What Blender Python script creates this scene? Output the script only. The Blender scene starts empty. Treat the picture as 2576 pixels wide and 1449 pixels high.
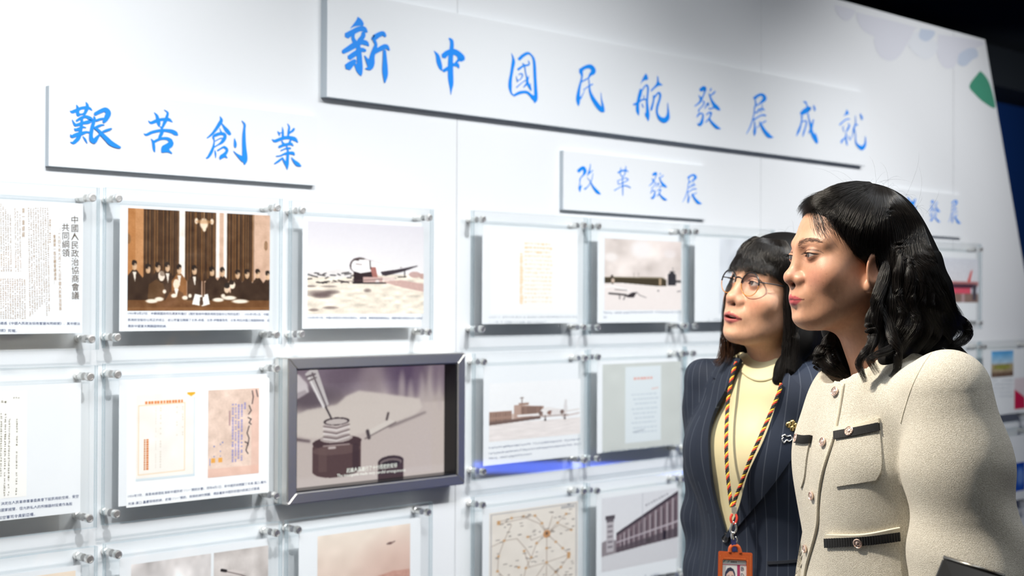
import bpy, bmesh, math, random
import numpy as np
from mathutils import Vector, Matrix

random.seed(4)
rng = np.random.default_rng(7)
S = bpy.context.scene
C = S.collection

# ------------------------------------------------------------------ camera
# The display wall is the plane y = 0, x runs along it, the room is at y < 0.
F_PX, IW, IH = 3578.0, 2576.0, 1449.0
TH, PITCH, ROLL = 0.79177, 0.008215, 0.0043967
CAM_D, CAM_H = 2.7, 1.43
fw = Vector((math.cos(TH) * math.cos(PITCH), math.sin(TH) * math.cos(PITCH), math.sin(PITCH)))
rt0 = Vector((math.sin(TH), -math.cos(TH), 0))
up0 = rt0.cross(fw)
rt = rt0 * math.cos(ROLL) + up0 * math.sin(ROLL)
up = up0 * math.cos(ROLL) - rt0 * math.sin(ROLL)
CAM = Vector((0, -CAM_D, CAM_H))
cd = bpy.data.cameras.new('camera')
cd.sensor_width = 36.0
cd.lens = 36.0 * F_PX / IW
cam = bpy.data.objects.new('camera', cd)
cam.matrix_world = Matrix(((rt.x, up.x, -fw.x, CAM.x), (rt.y, up.y, -fw.y, CAM.y), (rt.z, up.z, -fw.z, CAM.z), (0, 0, 0, 1)))
C.objects.link(cam)
S.camera = cam
cd.dof.use_dof = True
cd.dof.focus_distance = 2.2
cd.dof.aperture_fstop = 5.0
cd.dof.aperture_blades = 9
cd.clip_end = 60

# ------------------------------------------------------------------ world, lights, exposure
S.view_settings.view_transform = 'Standard'
S.view_settings.look = 'None'
S.view_settings.gamma = 1.0
S.view_settings.exposure = 0.0
S.view_settings.use_curve_mapping = False
S.cycles.transparent_max_bounces = 32
S.cycles.diffuse_bounces = 6
S.cycles.max_bounces = 16
wd = bpy.data.worlds.new('world')
S.world = wd
wd.use_nodes = True
wd.node_tree.nodes['Background'].inputs[0].default_value = (0.55, 0.62, 0.75, 1)
wd.node_tree.nodes['Background'].inputs[1].default_value = 0.02

def lamp(name, kind, loc, target, energy, col, **kw):
    l = bpy.data.lights.new(name, kind)
    l.energy = energy
    l.color = col
    for k, v in kw.items():
        setattr(l, k, v)
    o = bpy.data.objects.new(name, l)
    o.location = loc
    d = Vector(target) - Vector(loc)
    o.rotation_euler = d.to_track_quat('-Z', 'Y').to_euler()
    C.objects.link(o)
    return o

# row of ceiling spots that wash the display wall
WASH = [(-0.3, 0.8, 1.0), (1.1, 1.0, 1.0), (2.65, 1.0, 0.95), (3.85, 0.70, 0.85), (4.75, 1.0, 1.65)]
for i, (x, k, za) in enumerate(WASH):
    lamp('wall_washer_lamp', 'SPOT', (x, -2.05, 2.93), (x + 0.1, 0, za), 180 * k, (0.965, 0.985, 1.0),
         spot_size=math.radians(64), spot_blend=1.0, shadow_soft_size=0.035)
# added soft fill light along the wall, lightens the shadows behind the frames
o_ = lamp('wall_fill_light', 'AREA', (1.5, -1.75, 2.97), (1.7, 0, 0.8), 46, (0.93, 0.97, 1.0), size=4.4, size_y=0.5, shape='RECTANGLE')
o_.data.spread = math.radians(110)
# warm ceiling downlights over the visitors
lamp('warm_downlight_lamp', 'SPOT', (0.85, -0.75, 2.93), (2.0, -1.5, 1.25), 290, (1.0, 0.90, 0.76),
     spot_size=math.radians(50), spot_blend=0.6, shadow_soft_size=0.05)
lamp('warm_downlight_lamp', 'SPOT', (2.3, -2.75, 2.93), (2.0, -1.4, 1.2), 8, (1.0, 0.84, 0.62),
     spot_size=math.radians(60), spot_blend=0.6, shadow_soft_size=0.05)
# unseen fill light behind the camera, stands in for general room lighting
lamp('room_fill_light', 'AREA', (2.5, -4.6, 2.9), (2.6, -1.0, 0.6), 17, (0.90, 0.95, 1.0), size=3.2, size_y=1.2, shape='RECTANGLE')
# unseen cool light, added to brighten the navy wall beyond
lamp('far_wall_fill_light', 'SPOT', (8.2, -0.3, 2.6), (8.9, 1.9, 1.7), 75, (0.75, 0.88, 1.0), spot_size=math.radians(100), spot_blend=0.9, shadow_soft_size=0.08)
# blue strip lamps low in the room (mirrored in the gloss of the wall)
lamp('blue_strip_lamp', 'AREA', (6.6, -3.4, 0.38), (3.2, 0, 1.0), 3.6, (0.08, 0.16, 1.0), size=1.6, size_y=0.07, shape='RECTANGLE')

# ------------------------------------------------------------------ helpers
def ray(px, py):
    return (rt * ((px - IW / 2) / F_PX) + up * (-(py - IH / 2) / F_PX) + fw)

def W(px, py, off=0.0):
    """photo pixel -> point on the plane off metres in front of the display wall"""
    d = ray(px, py)
    t = (CAM_D - off) / d.y
    return CAM + d * t

def P(px, py, z):
    """photo pixel at depth z (metres along the view axis)"""
    return CAM + ray(px, py) * z

MATS = {}
def mat(name, col=(0.8, 0.8, 0.8), rough=0.5, metal=0.0, spec=0.5, coat=0.0, build=None):
    if name in MATS:
        return MATS[name]
    m = bpy.data.materials.new(name)
    m.use_nodes = True
    b = m.node_tree.nodes['Principled BSDF']
    b.inputs['Base Color'].default_value = (*col, 1)
    b.inputs['Roughness'].default_value = rough
    b.inputs['Metallic'].default_value = metal
    b.inputs['Specular IOR Level'].default_value = spec
    b.inputs['Coat Weight'].default_value = coat
    if build:
        build(m.node_tree, b)
    MATS[name] = m
    return m

def lin(c):
    c = np.asarray(c, float) / 255.0
    return np.where(c <= 0.04045, c / 12.92, ((c + 0.055) / 1.055) ** 2.4)

def L(r, g, b):
    return tuple(float(v) for v in lin((r, g, b)))

def link(name, me, m=None, parent=None, loc=None):
    o = bpy.data.objects.new(name, me)
    C.objects.link(o)
    if m is not None:
        for k in (m if isinstance(m, (list, tuple)) else [m]):
            me.materials.append(k)
    if parent is not None:
        o.parent = parent
    if loc is not None:
        o.location = loc
    return o

def thing(name, label=None, cat=None, loc=(0, 0, 0), group=None, kind=None):
    o = bpy.data.objects.new(name, None)
    o.empty_display_size = 0.05
    C.objects.link(o)
    o.location = loc
    tag(o, label, cat, group, kind)
    return o

def tag(o, label=None, cat=None, group=None, kind=None):
    if label: o['label'] = label
    if cat: o['category'] = cat
    if group: o['group'] = group
    if kind: o['kind'] = kind
    return o

def bm_me(bm, name, smooth=False):
    me = bpy.data.meshes.new(name)
    bm.normal_update()
    bm.to_mesh(me)
    bm.free()
    if smooth:
        me.shade_smooth()
    return me

def np_me(name, v, f, smooth=True, loc=None):
    """mesh from numpy verts (n,3) and faces (m,k) or list"""
    me = bpy.data.meshes.new(name)
    v = np.asarray(v, float)
    if loc is not None:
        v = v - np.asarray(loc)
    if isinstance(f, np.ndarray):
        k = f.shape[1]
        me.vertices.add(len(v)); me.vertices.foreach_set('co', v.astype(np.float32).ravel())
        me.loops.add(f.size); me.loops.foreach_set('vertex_index', f.astype(np.int32).ravel())
        me.polygons.add(len(f)); me.polygons.foreach_set('loop_start', np.arange(0, f.size, k, dtype=np.int32))
        me.update(calc_edges=True)
    else:
        me.from_pydata([tuple(p) for p in v], [], f)
        me.update()
    if smooth:
        me.shade_smooth()
    return me

def box(bm, x0, x1, y0, y1, z0, z1, mi=0, bev=0.0):
    vs = [bm.verts.new(p) for p in ((x0, y0, z0), (x1, y0, z0), (x1, y1, z0), (x0, y1, z0), (x0, y0, z1), (x1, y0, z1), (x1, y1, z1), (x0, y1, z1))]
    fs = []
    for q in ((0, 3, 2, 1), (4, 5, 6, 7), (0, 1, 5, 4), (1, 2, 6, 5), (2, 3, 7, 6), (3, 0, 4, 7)):
        fc = bm.faces.new([vs[i] for i in q]); fc.material_index = mi; fs.append(fc)
    if bev:
        es = list({e for fc in fs for e in fc.edges})
        bmesh.ops.bevel(bm, geom=es, offset=bev, segments=2, affect='EDGES', profile=0.5)
    return vs

def lathe(bm, prof, axis_o, axis_d, seg=20, mi=0):
    """prof: list of (radius, distance along axis)"""
    d = Vector(axis_d).normalized(); o = Vector(axis_o)
    a = d.orthogonal().normalized(); b = d.cross(a)
    rings = []
    for r, t in prof:
        rings.append([bm.verts.new(o + d * t + (a * math.cos(2 * math.pi * k / seg) + b * math.sin(2 * math.pi * k / seg)) * max(r, 1e-5)) for k in range(seg)])
    for i in range(len(rings) - 1):
        for k in range(seg):
            f = bm.faces.new((rings[i][k], rings[i][(k + 1) % seg], rings[i + 1][(k + 1) % seg], rings[i + 1][k])); f.material_index = mi
    for r_ in (rings[0][::-1], rings[-1]):
        f = bm.faces.new(r_); f.material_index = mi

def crom(pts, n=6):
    """Catmull-Rom through rows of pts (k,d)"""
    p = np.asarray(pts, float)
    if len(p) < 3:
        t = np.linspace(0, 1, n * (len(p) - 1) + 1)[:, None]
        return p[0] * (1 - t) + p[-1] * t
    q = np.vstack([2 * p[0] - p[1], p, 2 * p[-1] - p[-2]])
    out = []
    for i in range(1, len(q) - 2):
        for t in np.arange(n) / n:
            out.append(0.5 * ((2 * q[i]) + (q[i + 1] - q[i - 1]) * t + (2 * q[i - 1] - 5 * q[i] + 4 * q[i + 1] - q[i + 2]) * t * t + (3 * q[i] - q[i - 1] - 3 * q[i + 1] + q[i + 2]) * t ** 3))
    out.append(p[-1])
    return np.array(out)

def tube_vf(pts, rad, seg=8, cap=True):
    pts = np.asarray(pts, float); n = len(pts)
    rad = np.broadcast_to(np.asarray(rad, float), (n,))
    tg = np.gradient(pts, axis=0); tg /= np.linalg.norm(tg, axis=1)[:, None] + 1e-12
    a = np.cross(tg[0], [0.3, 0.5, 0.81]); a /= np.linalg.norm(a)
    V = []; 
    for i in range(n):
        a = a - tg[i] * (a @ tg[i]); a /= np.linalg.norm(a) + 1e-12
        b = np.cross(tg[i], a)
        th = np.arange(seg) * 2 * math.pi / seg
        V.append(pts[i] + rad[i] * (np.cos(th)[:, None] * a + np.sin(th)[:, None] * b))
    V = np.vstack(V)
    Fc = []
    for i in range(n - 1):
        for k in range(seg):
            Fc.append((i * seg + k, i * seg + (k + 1) % seg, (i + 1) * seg + (k + 1) % seg, (i + 1) * seg + k))
    if cap:
        Fc.append(tuple(range(seg))[::-1]); Fc.append(tuple((n - 1) * seg + k for k in range(seg)))
    return V, Fc

def merge_vf(parts):
    V = []; Fc = []; o = 0
    for v, f in parts:
        V.append(np.asarray(v)); Fc += [tuple(i + o for i in q) for q in f]; o += len(v)
    return np.vstack(V), Fc

# ------------------------------------------------------------------ a small painter for printed pictures
class Paint:
    def __init__(s, w, h, base):
        s.w, s.h = w, h
        s.a = np.ones((h, w, 3)) * np.asarray(base, float)
        yy, xx = np.mgrid[0:h, 0:w]
        s.x = (xx + 0.5) / w; s.y = (yy + 0.5) / h
    def put(s, m, c, al=1.0):
        m = np.asarray(m, float)[..., None] * al
        s.a = s.a * (1 - m) + np.asarray(c, float) * m
    def rect(s, x0, y0, x1, y1, c, al=1.0):
        s.put((s.x >= x0) & (s.x < x1) & (s.y >= y0) & (s.y < y1), c, al)
    def ell(s, cx, cy, rx, ry, c, al=1.0, soft=0.0):
        d = ((s.x - cx) / rx) ** 2 + ((s.y - cy) / ry) ** 2
        s.put((d < 1) if not soft else np.clip((1 + soft - d) / (2 * soft), 0, 1), c, al)
    def poly(s, p, c, al=1.0):
        m = np.zeros(s.x.shape, bool); n = len(p)
        for i in range(n):
            (x0, y0), (x1, y1) = p[i], p[(i + 1) % n]
            if y0 == y1: continue
            k = ((s.y >= min(y0, y1)) & (s.y < max(y0, y1)))
            m ^= k & (s.x < x0 + (s.y - y0) * (x1 - x0) / (y1 - y0))
        s.put(m, c, al)
    def line(s, p, wd, c, al=1.0):
        asp = s.w / s.h
        for (x0, y0), (x1, y1) in zip(p[:-1], p[1:]):
            ux, uy = (x1 - x0) * asp, (y1 - y0)
            l2 = ux * ux + uy * uy + 1e-12
            t = np.clip(((s.x - x0) * asp * ux + (s.y - y0) * uy) / l2, 0, 1)
            d = np.hypot((s.x - x0) * asp - t * ux, (s.y - y0) - t * uy)
            s.put(np.clip((wd / 2 - d) * s.h + 0.5, 0, 1), c, al)
    def noise(s, amt, cell=1, seed=0, col=(1, 1, 1), mask=None, stretch=1):
        r = np.random.default_rng(seed)
        ch, cw = max(2, s.h // cell), max(2, s.w // (cell * stretch))
        g = r.standard_normal((ch + 1, cw + 1))
        fy = s.y * (ch - 1e-6); fx = s.x * (cw - 1e-6)
        iy, ix = fy.astype(int), fx.astype(int); ty, tx = fy - iy, fx - ix
        n = (g[iy, ix] * (1 - tx) + g[iy, ix + 1] * tx) * (1 - ty) + (g[iy + 1, ix] * (1 - tx) + g[iy + 1, ix + 1] * tx) * ty
        n = n[..., None] * amt * np.asarray(col, float)
        if mask is not None: n = n * np.asarray(mask, float)[..., None]
        s.a = s.a + n
    def grad(s, c0, c1, y0=0.0, y1=1.0):
        t = np.clip((s.y - y0) / (y1 - y0), 0, 1)[..., None]
        m = ((s.y >= y0) & (s.y <= y1))[..., None]
        s.a = np.where(m, np.asarray(c0, float) * (1 - t) + np.asarray(c1, float) * t, s.a)
    def blur(s, n=1):
        for _ in range(n):
            p = np.pad(s.a, ((1, 1), (1, 1), (0, 0)), mode='edge')
            s.a = (p[:-2, 1:-1] + p[2:, 1:-1] + p[1:-1, :-2] + p[1:-1, 2:] + 2 * p[1:-1, 1:-1]) / 6

def print_nodes(emit=0.0, rough=0.45):
    def b(nt, bs):
        at = nt.nodes.new('ShaderNodeVertexColor'); at.layer_name = 'Col'
        nt.links.new(at.outputs[0], bs.inputs['Base Color'])
        if emit:
            nt.links.new(at.outputs[0], bs.inputs['Emission Color'])
            bs.inputs['Emission Strength'].default_value = emit
        bs.inputs['Roughness'].default_value = rough
    return b

def color_grid(name, a, TLw, TRw, BLw, BRw, m, parent, rel):
    """flat print: a grid of faces, one colour per cell"""
    h, w = a.shape[:2]
    u = np.linspace(0, 1, w + 1); v = np.linspace(0, 1, h + 1)
    TLw, TRw, BLw, BRw = (np.array(q) for q in (TLw, TRw, BLw, BRw))
    U, Vv = np.meshgrid(u, v)
    U = U[..., None]; Vv = Vv[..., None]
    pts = (TLw * (1 - U) + TRw * U) * (1 - Vv) + (BLw * (1 - U) + BRw * U) * Vv
    pts = pts.reshape(-1, 3) - np.array(rel)
    i = np.arange(h)[:, None] * (w + 1) + np.arange(w)[None]
    f = np.stack([i, i + w + 1, i + w + 2, i + 1], -1).reshape(-1, 4)
    me = np_me(name, pts, f, smooth=False)
    cl = me.color_attributes.new('Col', 'FLOAT_COLOR', 'CORNER')
    col = np.ones((h * w, 4), np.float32)
    col[:, :3] = lin(np.clip(a, 0, 255)).reshape(-1, 3)
    cl.data.foreach_set('color', np.repeat(col, 4, 0).ravel())
    return link(name, me, m, parent)

M_CAP = mat('caption_ink', L(80, 96, 134), 0.6)
M_SEPIA_INK = mat('sepia_ink', L(96, 78, 58), 0.6)
M_SEPIA_PALE = mat('pale_sepia_ink', L(196, 164, 128), 0.6)
M_ORANGE_INK = mat('orange_ink', L(236, 150, 60), 0.6)
M_RED_INK = mat('red_ink', L(214, 90, 50), 0.6)
M_BLUE_INK = mat('blue_ink', L(88, 104, 196), 0.6)
M_DARK_INK = mat('dark_ink', L(44, 46, 50), 0.6)
M_GREY_INK = mat('grey_ink', L(150, 158, 170), 0.6)

def text_raw(body, vertical=False):
    cu = bpy.data.curves.new('t', 'FONT')
    cu.body = body
    cu.resolution_u = 1
    if vertical:
        cu.body = '\n'.join(body)
        cu.space_line = 1.0
    o = bpy.data.objects.new('t', cu)
    C.objects.link(o)
    bpy.context.view_layer.update()
    me = bpy.data.meshes.new_from_object(o.evaluated_get(bpy.context.evaluated_depsgraph_get()))
    bpy.data.objects.remove(o)
    bpy.data.curves.remove(cu)
    v = np.zeros(len(me.vertices) * 3, np.float32); me.vertices.foreach_get('co', v); v = v.reshape(-1, 3)
    f = [tuple(p.vertices) for p in me.polygons]
    bpy.data.meshes.remove(me)
    return v, f

def text_fit(body, c00, c10, c01, c11=None, vertical=False):
    """fit the text box into the wall quad: c00 top left, c10 top right, c01 bottom left"""
    v, f = text_raw(body, vertical)
    lo, hi = v.min(0), v.max(0)
    s = (v[:, 0] - lo[0]) / max(hi[0] - lo[0], 1e-6); t = (hi[1] - v[:, 1]) / max(hi[1] - lo[1], 1e-6)
    c00, c10, c01 = (np.array(q, float) for q in (c00, c10, c01))
    c11 = np.array(c11, float) if c11 is not None else c10 + c01 - c00
    s = s[:, None]; t = t[:, None]
    return (c00 * (1 - s) + c10 * s) * (1 - t) + (c01 * (1 - s) + c11 * s) * t, f

def glyph_blur(p0, p1, n, hpx, off, seed=0, vertical=False, dens=1.0):
    """a row (or column) of n unreadably small printed characters between two photo pixels: little strokes"""
    r = random.Random(seed)
    V = []; Fc = []
    for i in range(n):
        if r.random() < 0.08: continue
        t = (i + 0.5) / n
        cx, cy = p0[0] + (p1[0] - p0[0]) * t, p0[1] + (p1[1] - p0[1]) * t
        L_ = math.hypot(p1[0] - p0[0], p1[1] - p0[1]) / n
        w = (hpx if vertical else L_ * 0.8); h = (L_ * 0.8 if vertical else hpx)
        for k in range(r.choice((3, 4, 4, 5))):
            if r.random() > dens: continue
            if r.random() < 0.6:
                a = (cx - w * r.uniform(0.25, 0.5), cx + w * r.uniform(0.2, 0.5)); yy = cy + h * r.uniform(-0.45, 0.45); b = (yy - h * 0.06, yy + h * 0.06)
            else:
                xx = cx + w * r.uniform(-0.4, 0.4); a = (xx - w * 0.06, xx + w * 0.06); b = (cy - h * r.uniform(0.2, 0.5), cy + h * r.uniform(0.2, 0.5))
            o = len(V)
            V += [W(a[0], b[1], off), W(a[1], b[1], off), W(a[1], b[0], off), W(a[0], b[0], off)]
            Fc.append((o, o + 1, o + 2, o + 3))
    return np.array([tuple(v) for v in V]), Fc

# ------------------------------------------------------------------ the room
def rough_bump(scale, dist, strength=0.2, rvar=None):
    def b(nt, bs):
        n = nt.nodes.new('ShaderNodeTexNoise'); n.inputs['Scale'].default_value = scale; n.inputs['Detail'].default_value = 4
        bp = nt.nodes.new('ShaderNodeBump'); bp.inputs['Distance'].default_value = dist; bp.inputs['Strength'].default_value = strength
        nt.links.new(n.outputs[0], bp.inputs['Height']); nt.links.new(bp.outputs[0], bs.inputs['Normal'])
    return b

M_WALL = mat('white_gloss_laminate', (0.82, 0.825, 0.832), 0.30, spec=0.6, build=rough_bump(2.2, 0.004, 0.12))
M_SIGN = mat('white_sign_board', (0.81, 0.82, 0.83), 0.33, spec=0.6)
M_EDGE = mat('sign_edge', L(208, 217, 224), 0.5)
M_FLOOR = mat('dark_carpet', (0.05, 0.055, 0.07), 0.9, build=rough_bump(400, 0.004, 0.6))
M_CEIL = mat('black_ceiling_paint', (0.006, 0.007, 0.010), 0.8)
M_NAVY = mat('navy_wall_paint', L(8, 52, 112), 0.6)
M_DARKW = mat('grey_wall_paint', (0.38, 0.37, 0.36), 0.7)
M_STEEL = mat('brushed_steel', (0.84, 0.82, 0.79), 0.38, metal=1.0, build=rough_bump(300, 0.0006, 0.2))
M_STEELDARK = mat('steel_groove', (0.16, 0.15, 0.15), 0.35, metal=1.0)
M_BLUE = mat('blue_lettering', L(24, 138, 236), 0.38)
M_PAPER = mat('white_print_paper', (0.90, 0.905, 0.91), 0.4)
M_PIC = mat('printed_picture', build=print_nodes(0.0, 0.42))

def glass_build(nt, bs):
    out = nt.nodes['Material Output']
    nt.nodes.remove(bs)
    tr = nt.nodes.new('ShaderNodeBsdfTransparent'); tr.inputs[0].default_value = (0.992, 0.996, 0.997, 1)
    gl = nt.nodes.new('ShaderNodeBsdfGlossy'); gl.inputs['Roughness'].default_value = 0.03
    lw = nt.nodes.new('ShaderNodeLayerWeight'); lw.inputs[0].default_value = 0.5
    pw = nt.nodes.new('ShaderNodeMath'); pw.operation = 'POWER'; pw.inputs[1].default_value = 4.0
    fr = nt.nodes.new('ShaderNodeMath'); fr.operation = 'MULTIPLY_ADD'; fr.inputs[1].default_value = 0.35; fr.inputs[2].default_value = 0.025
    nt.links.new(lw.outputs['Facing'], pw.inputs[0]); nt.links.new(pw.outputs[0], fr.inputs[0])
    mx = nt.nodes.new('ShaderNodeMixShader')
    nt.links.new(fr.outputs[0], mx.inputs[0]); nt.links.new(tr.outputs[0], mx.inputs[1]); nt.links.new(gl.outputs[0], mx.inputs[2])
    nt.links.new(mx.outputs[0], out.inputs[0])
M_GLASS = mat('clear_acrylic', build=glass_build)

def edge_build(nt, bs):
    out = nt.nodes['Material Output']
    tr = nt.nodes.new('ShaderNodeBsdfTransparent'); tr.inputs[0].default_value = (0.80, 0.88, 0.91, 1)
    mx = nt.nodes.new('ShaderNodeMixShader'); mx.inputs[0].default_value = 0.30
    bs.inputs['Base Color'].default_value = (*L(186, 206, 214), 1); bs.inputs['Roughness'].default_value = 0.2
    nt.links.new(tr.outputs[0], mx.inputs[1]); nt.links.new(bs.outputs[0], mx.inputs[2]); nt.links.new(mx.outputs[0], out.inputs[0])
M_GEDGE = mat('acrylic_edge', build=edge_build)

ZC = 3.05
def slab(name, x0, x1, y0, y1, z0, z1, m, kind='structure', parent=None):
    bm = bmesh.new(); box(bm, x0, x1, y0, y1, z0, z1)
    return tag(link(name, bm_me(bm, name), m, parent), kind=kind)

slab('floor', -3.5, 12, -6.5, 3.2, -0.1, 0.0, M_FLOOR)
slab('ceiling', -3.5, 12, -6.5, 3.2, ZC, ZC + 0.1, M_CEIL)
slab('wall_left', -3.6, -3.5, -6.5, 3.2, 0, ZC, M_DARKW)
slab('wall_front', -3.5, 12, -6.6, -6.5, 0, ZC, M_DARKW)
slab('wall_right', 12, 12.1, -6.5, 3.2, 0, ZC, M_DARKW)
slab('wall_far', -3.5, 12, 1.9, 2.0, 0, ZC, M_NAVY)
slab('ceiling_bulkhead', -3.5, 12, 1.55, 1.9, 2.80, ZC, M_CEIL)
slab('ceiling_beam', 5.0, 12, 0.35, 0.6, 2.88, ZC, M_CEIL)

# display wall: a backing and five laminate boards, the last one cut on a slant
WT, XE0, XE1 = 2.472, 5.303, 6.236
bm = bmesh.new()
v = [bm.verts.new(p) for p in ((-3.4, 0.03, 0), (XE1 - 0.02, 0.03, 0), (XE0 - 0.02, 0.03, WT - 0.01), (-3.4, 0.03, WT - 0.01),
                               (-3.4, 0.12, 0), (XE1 - 0.02, 0.12, 0), (XE0 - 0.02, 0.12, WT - 0.01), (-3.4, 0.12, WT - 0.01))]
for q in ((0, 1, 2, 3), (7, 6, 5, 4), (0, 4, 5, 1), (1, 5, 6, 2), (2, 6, 7, 3), (3, 7, 4, 0)):
    bm.faces.new([v[i] for i in q])
M_BACK = mat('wall_backing', (0.35, 0.37, 0.40), 0.7)
wall = tag(link('wall_back', bm_me(bm, 'wall_back'), M_BACK), kind='structure')
seams = [-3.4, -2.785, -1.47, -0.155, 1.16, 2.465, 3.792, 5.05]
def board(x0, x1, slant=False):
    bm = bmesh.new(); g = 0.0008
    if not slant:
        box(bm, x0 + g, x1 - g, 0.0, 0.03, 0.0, WT, bev=0.001)
    else:
        pts = [(x0 + g, 0), (XE1, 0), (XE0, WT), (x0 + g, WT)]
        a = [bm.verts.new((x, 0.0, z)) for x, z in pts]; b_ = [bm.verts.new((x, 0.03, z)) for x, z in pts]
        bm.faces.new(a); bm.faces.new(b_[::-1])
        for i in range(4):
            bm.faces.new((a[i], b_[i], b_[(i + 1) % 4], a[(i + 1) % 4]))
    bm.normal_update()
    bmesh.ops.recalc_face_normals(bm, faces=bm.faces)
    return link('panel', bm_me(bm, 'panel'), M_WALL, wall)
for a_, b_ in zip(seams[:-1], seams[1:]):
    board(a_, b_)
board(seams[-1], 0, True)
# printed plant motif at the upper right of the wall (flat print on the laminate)
def flat_poly(name, pts, m, parent, off, px=True, smooth=0, t=0.0006):
    q = np.array(pts, float)
    if smooth:
        q = crom(np.vstack([q, q[:1]]), smooth)[:-1]
    bm = bmesh.new()
    vs = [bm.verts.new(W(x, y, off)) for x, y in q]
    bm.faces.new(vs)
    bm.normal_update()
    if bm.faces[:][0].normal.y > 0:
        bmesh.ops.reverse_faces(bm, faces=bm.faces)
    bmesh.ops.triangulate(bm, faces=bm.faces)
    return link(name, bm_me(bm, name), m, parent)
M_LEAF = mat('printed_green', L(74, 150, 122), 0.35)
M_PETAL = mat('printed_pale_petal', L(222, 222, 229), 0.32)
M_PETAL2 = mat('printed_blue_petal', L(200, 209, 224), 0.32)
M_PETAL3 = mat('printed_light_petal', L(228, 230, 234), 0.32)
flat_poly('printed_leaf', [(2466, 178), (2439, 214), (2452, 236), (2476, 258), (2503, 272), (2498, 238), (2489, 208), (2478, 190)], M_LEAF, wall, 0.0008, smooth=4)
flat_poly('printed_petal', [(2099, 12), (2104, 30), (2118, 48), (2134, 52), (2146, 40), (2150, 26), (2130, 19)], M_PETAL, wall, 0.0006, smooth=4)
flat_poly('printed_petal', [(2152, 30), (2160, 60), (2176, 80), (2200, 92), (2198, 105), (2212, 140), (2238, 153), (2262, 142), (2282, 110), (2300, 76), (2296, 66)], M_PETAL, wall, 0.0006, smooth=4)
flat_poly('printed_petal', [(2282, 112), (2304, 138), (2330, 150), (2352, 136), (2358, 112), (2330, 88), (2302, 80)], M_PETAL3, wall, 0.0007, smooth=4)
flat_poly('printed_petal', [(2316, 72), (2312, 94), (2330, 104), (2348, 92), (2350, 78)], M_PETAL2, wall, 0.0009, smooth=4)
flat_poly('printed_petal', [(2360, 86), (2356, 130), (2372, 168), (2400, 170), (2416, 140), (2462, 118), (2470, 104)], M_PETAL, wall, 0.0006, smooth=4)
flat_poly('printed_petal', [(2412, 136), (2410, 160), (2428, 166), (2446, 150), (2460, 142), (2456, 124), (2436, 122)], M_PETAL2, wall, 0.0009, smooth=4)

# ------------------------------------------------------------------ brush lettering
def K(ox, oy, s, strokes):
    return [(('p' if st[0] == 'p' else 's'), [(ox + q[0] / s, oy + q[1] / s) + ((q[2] / s,) if len(q) > 2 else ()) for q in (st[1:] if st[0] == 'p' else st)]) for st in strokes]

G = {}
G['xin'] = K(850, 30, 7.628, [
 ('p', (380, 92), (440, 130), (490, 200), (490, 262), (400, 266), (300, 287), (235, 320), (300, 230), (350, 160)),
 [(165, 460, 110), (290, 385, 95), (400, 330, 90), (500, 325, 85), (560, 390, 30)],
 [(300, 400, 50), (290, 500, 60), (330, 590, 80)], [(490, 390, 60), (480, 470, 80), (400, 560, 70)],
 [(95, 770, 70), (200, 710, 95), (330, 630, 110), (450, 580, 85), (540, 600, 85), (590, 655, 20)],
 [(215, 880, 90), (330, 800, 90), (450, 730, 80), (530, 745, 50)],
 [(380, 600, 70), (405, 800, 85), (415, 950, 95), (420, 1080, 100), (435, 1180, 60), (445, 1230, 10)],
 [(330, 1000, 40), (390, 1120, 70), (430, 1200, 40)], [(180, 1065, 130), (250, 1000, 110), (330, 930, 60)],
 [(665, 480, 50), (690, 495, 100), (780, 440, 88), (860, 415, 80), (910, 470, 40)],
 [(690, 540, 50), (725, 620, 50), (700, 720, 75), (655, 850, 85), (640, 980, 110), (610, 1070, 90), (525, 1090, 15)],
 [(510, 840, 12), (560, 930, 60), (610, 1020, 90)], [(700, 775, 60), (820, 700, 85), (920, 665, 80), (985, 735, 20)],
 [(890, 740, 50), (895, 900, 70), (900, 1100, 95), (905, 1230, 80), (895, 1360, 15)]])
G['zhong'] = K(1070, 80, 8.525, [
 [(185, 405, 5), (260, 510, 70), (290, 640, 95), (325, 760, 75), (350, 830, 20)],
 [(510, 140, 30), (560, 190, 65), (570, 280, 75), (560, 400, 85), (545, 550, 95), (540, 700, 100), (540, 850, 105), (545, 1000, 105), (555, 1130, 85), (550, 1240, 40), (547, 1350, 4)],
 [(385, 530, 110), (480, 450, 105), (600, 430, 120), (700, 470, 110), (770, 560, 140), (770, 610, 110)],
 [(385, 840, 60), (490, 780, 75), (600, 710, 60), (680, 710, 80), (720, 780, 20)], [(720, 600, 60), (620, 690, 20)]])
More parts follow.
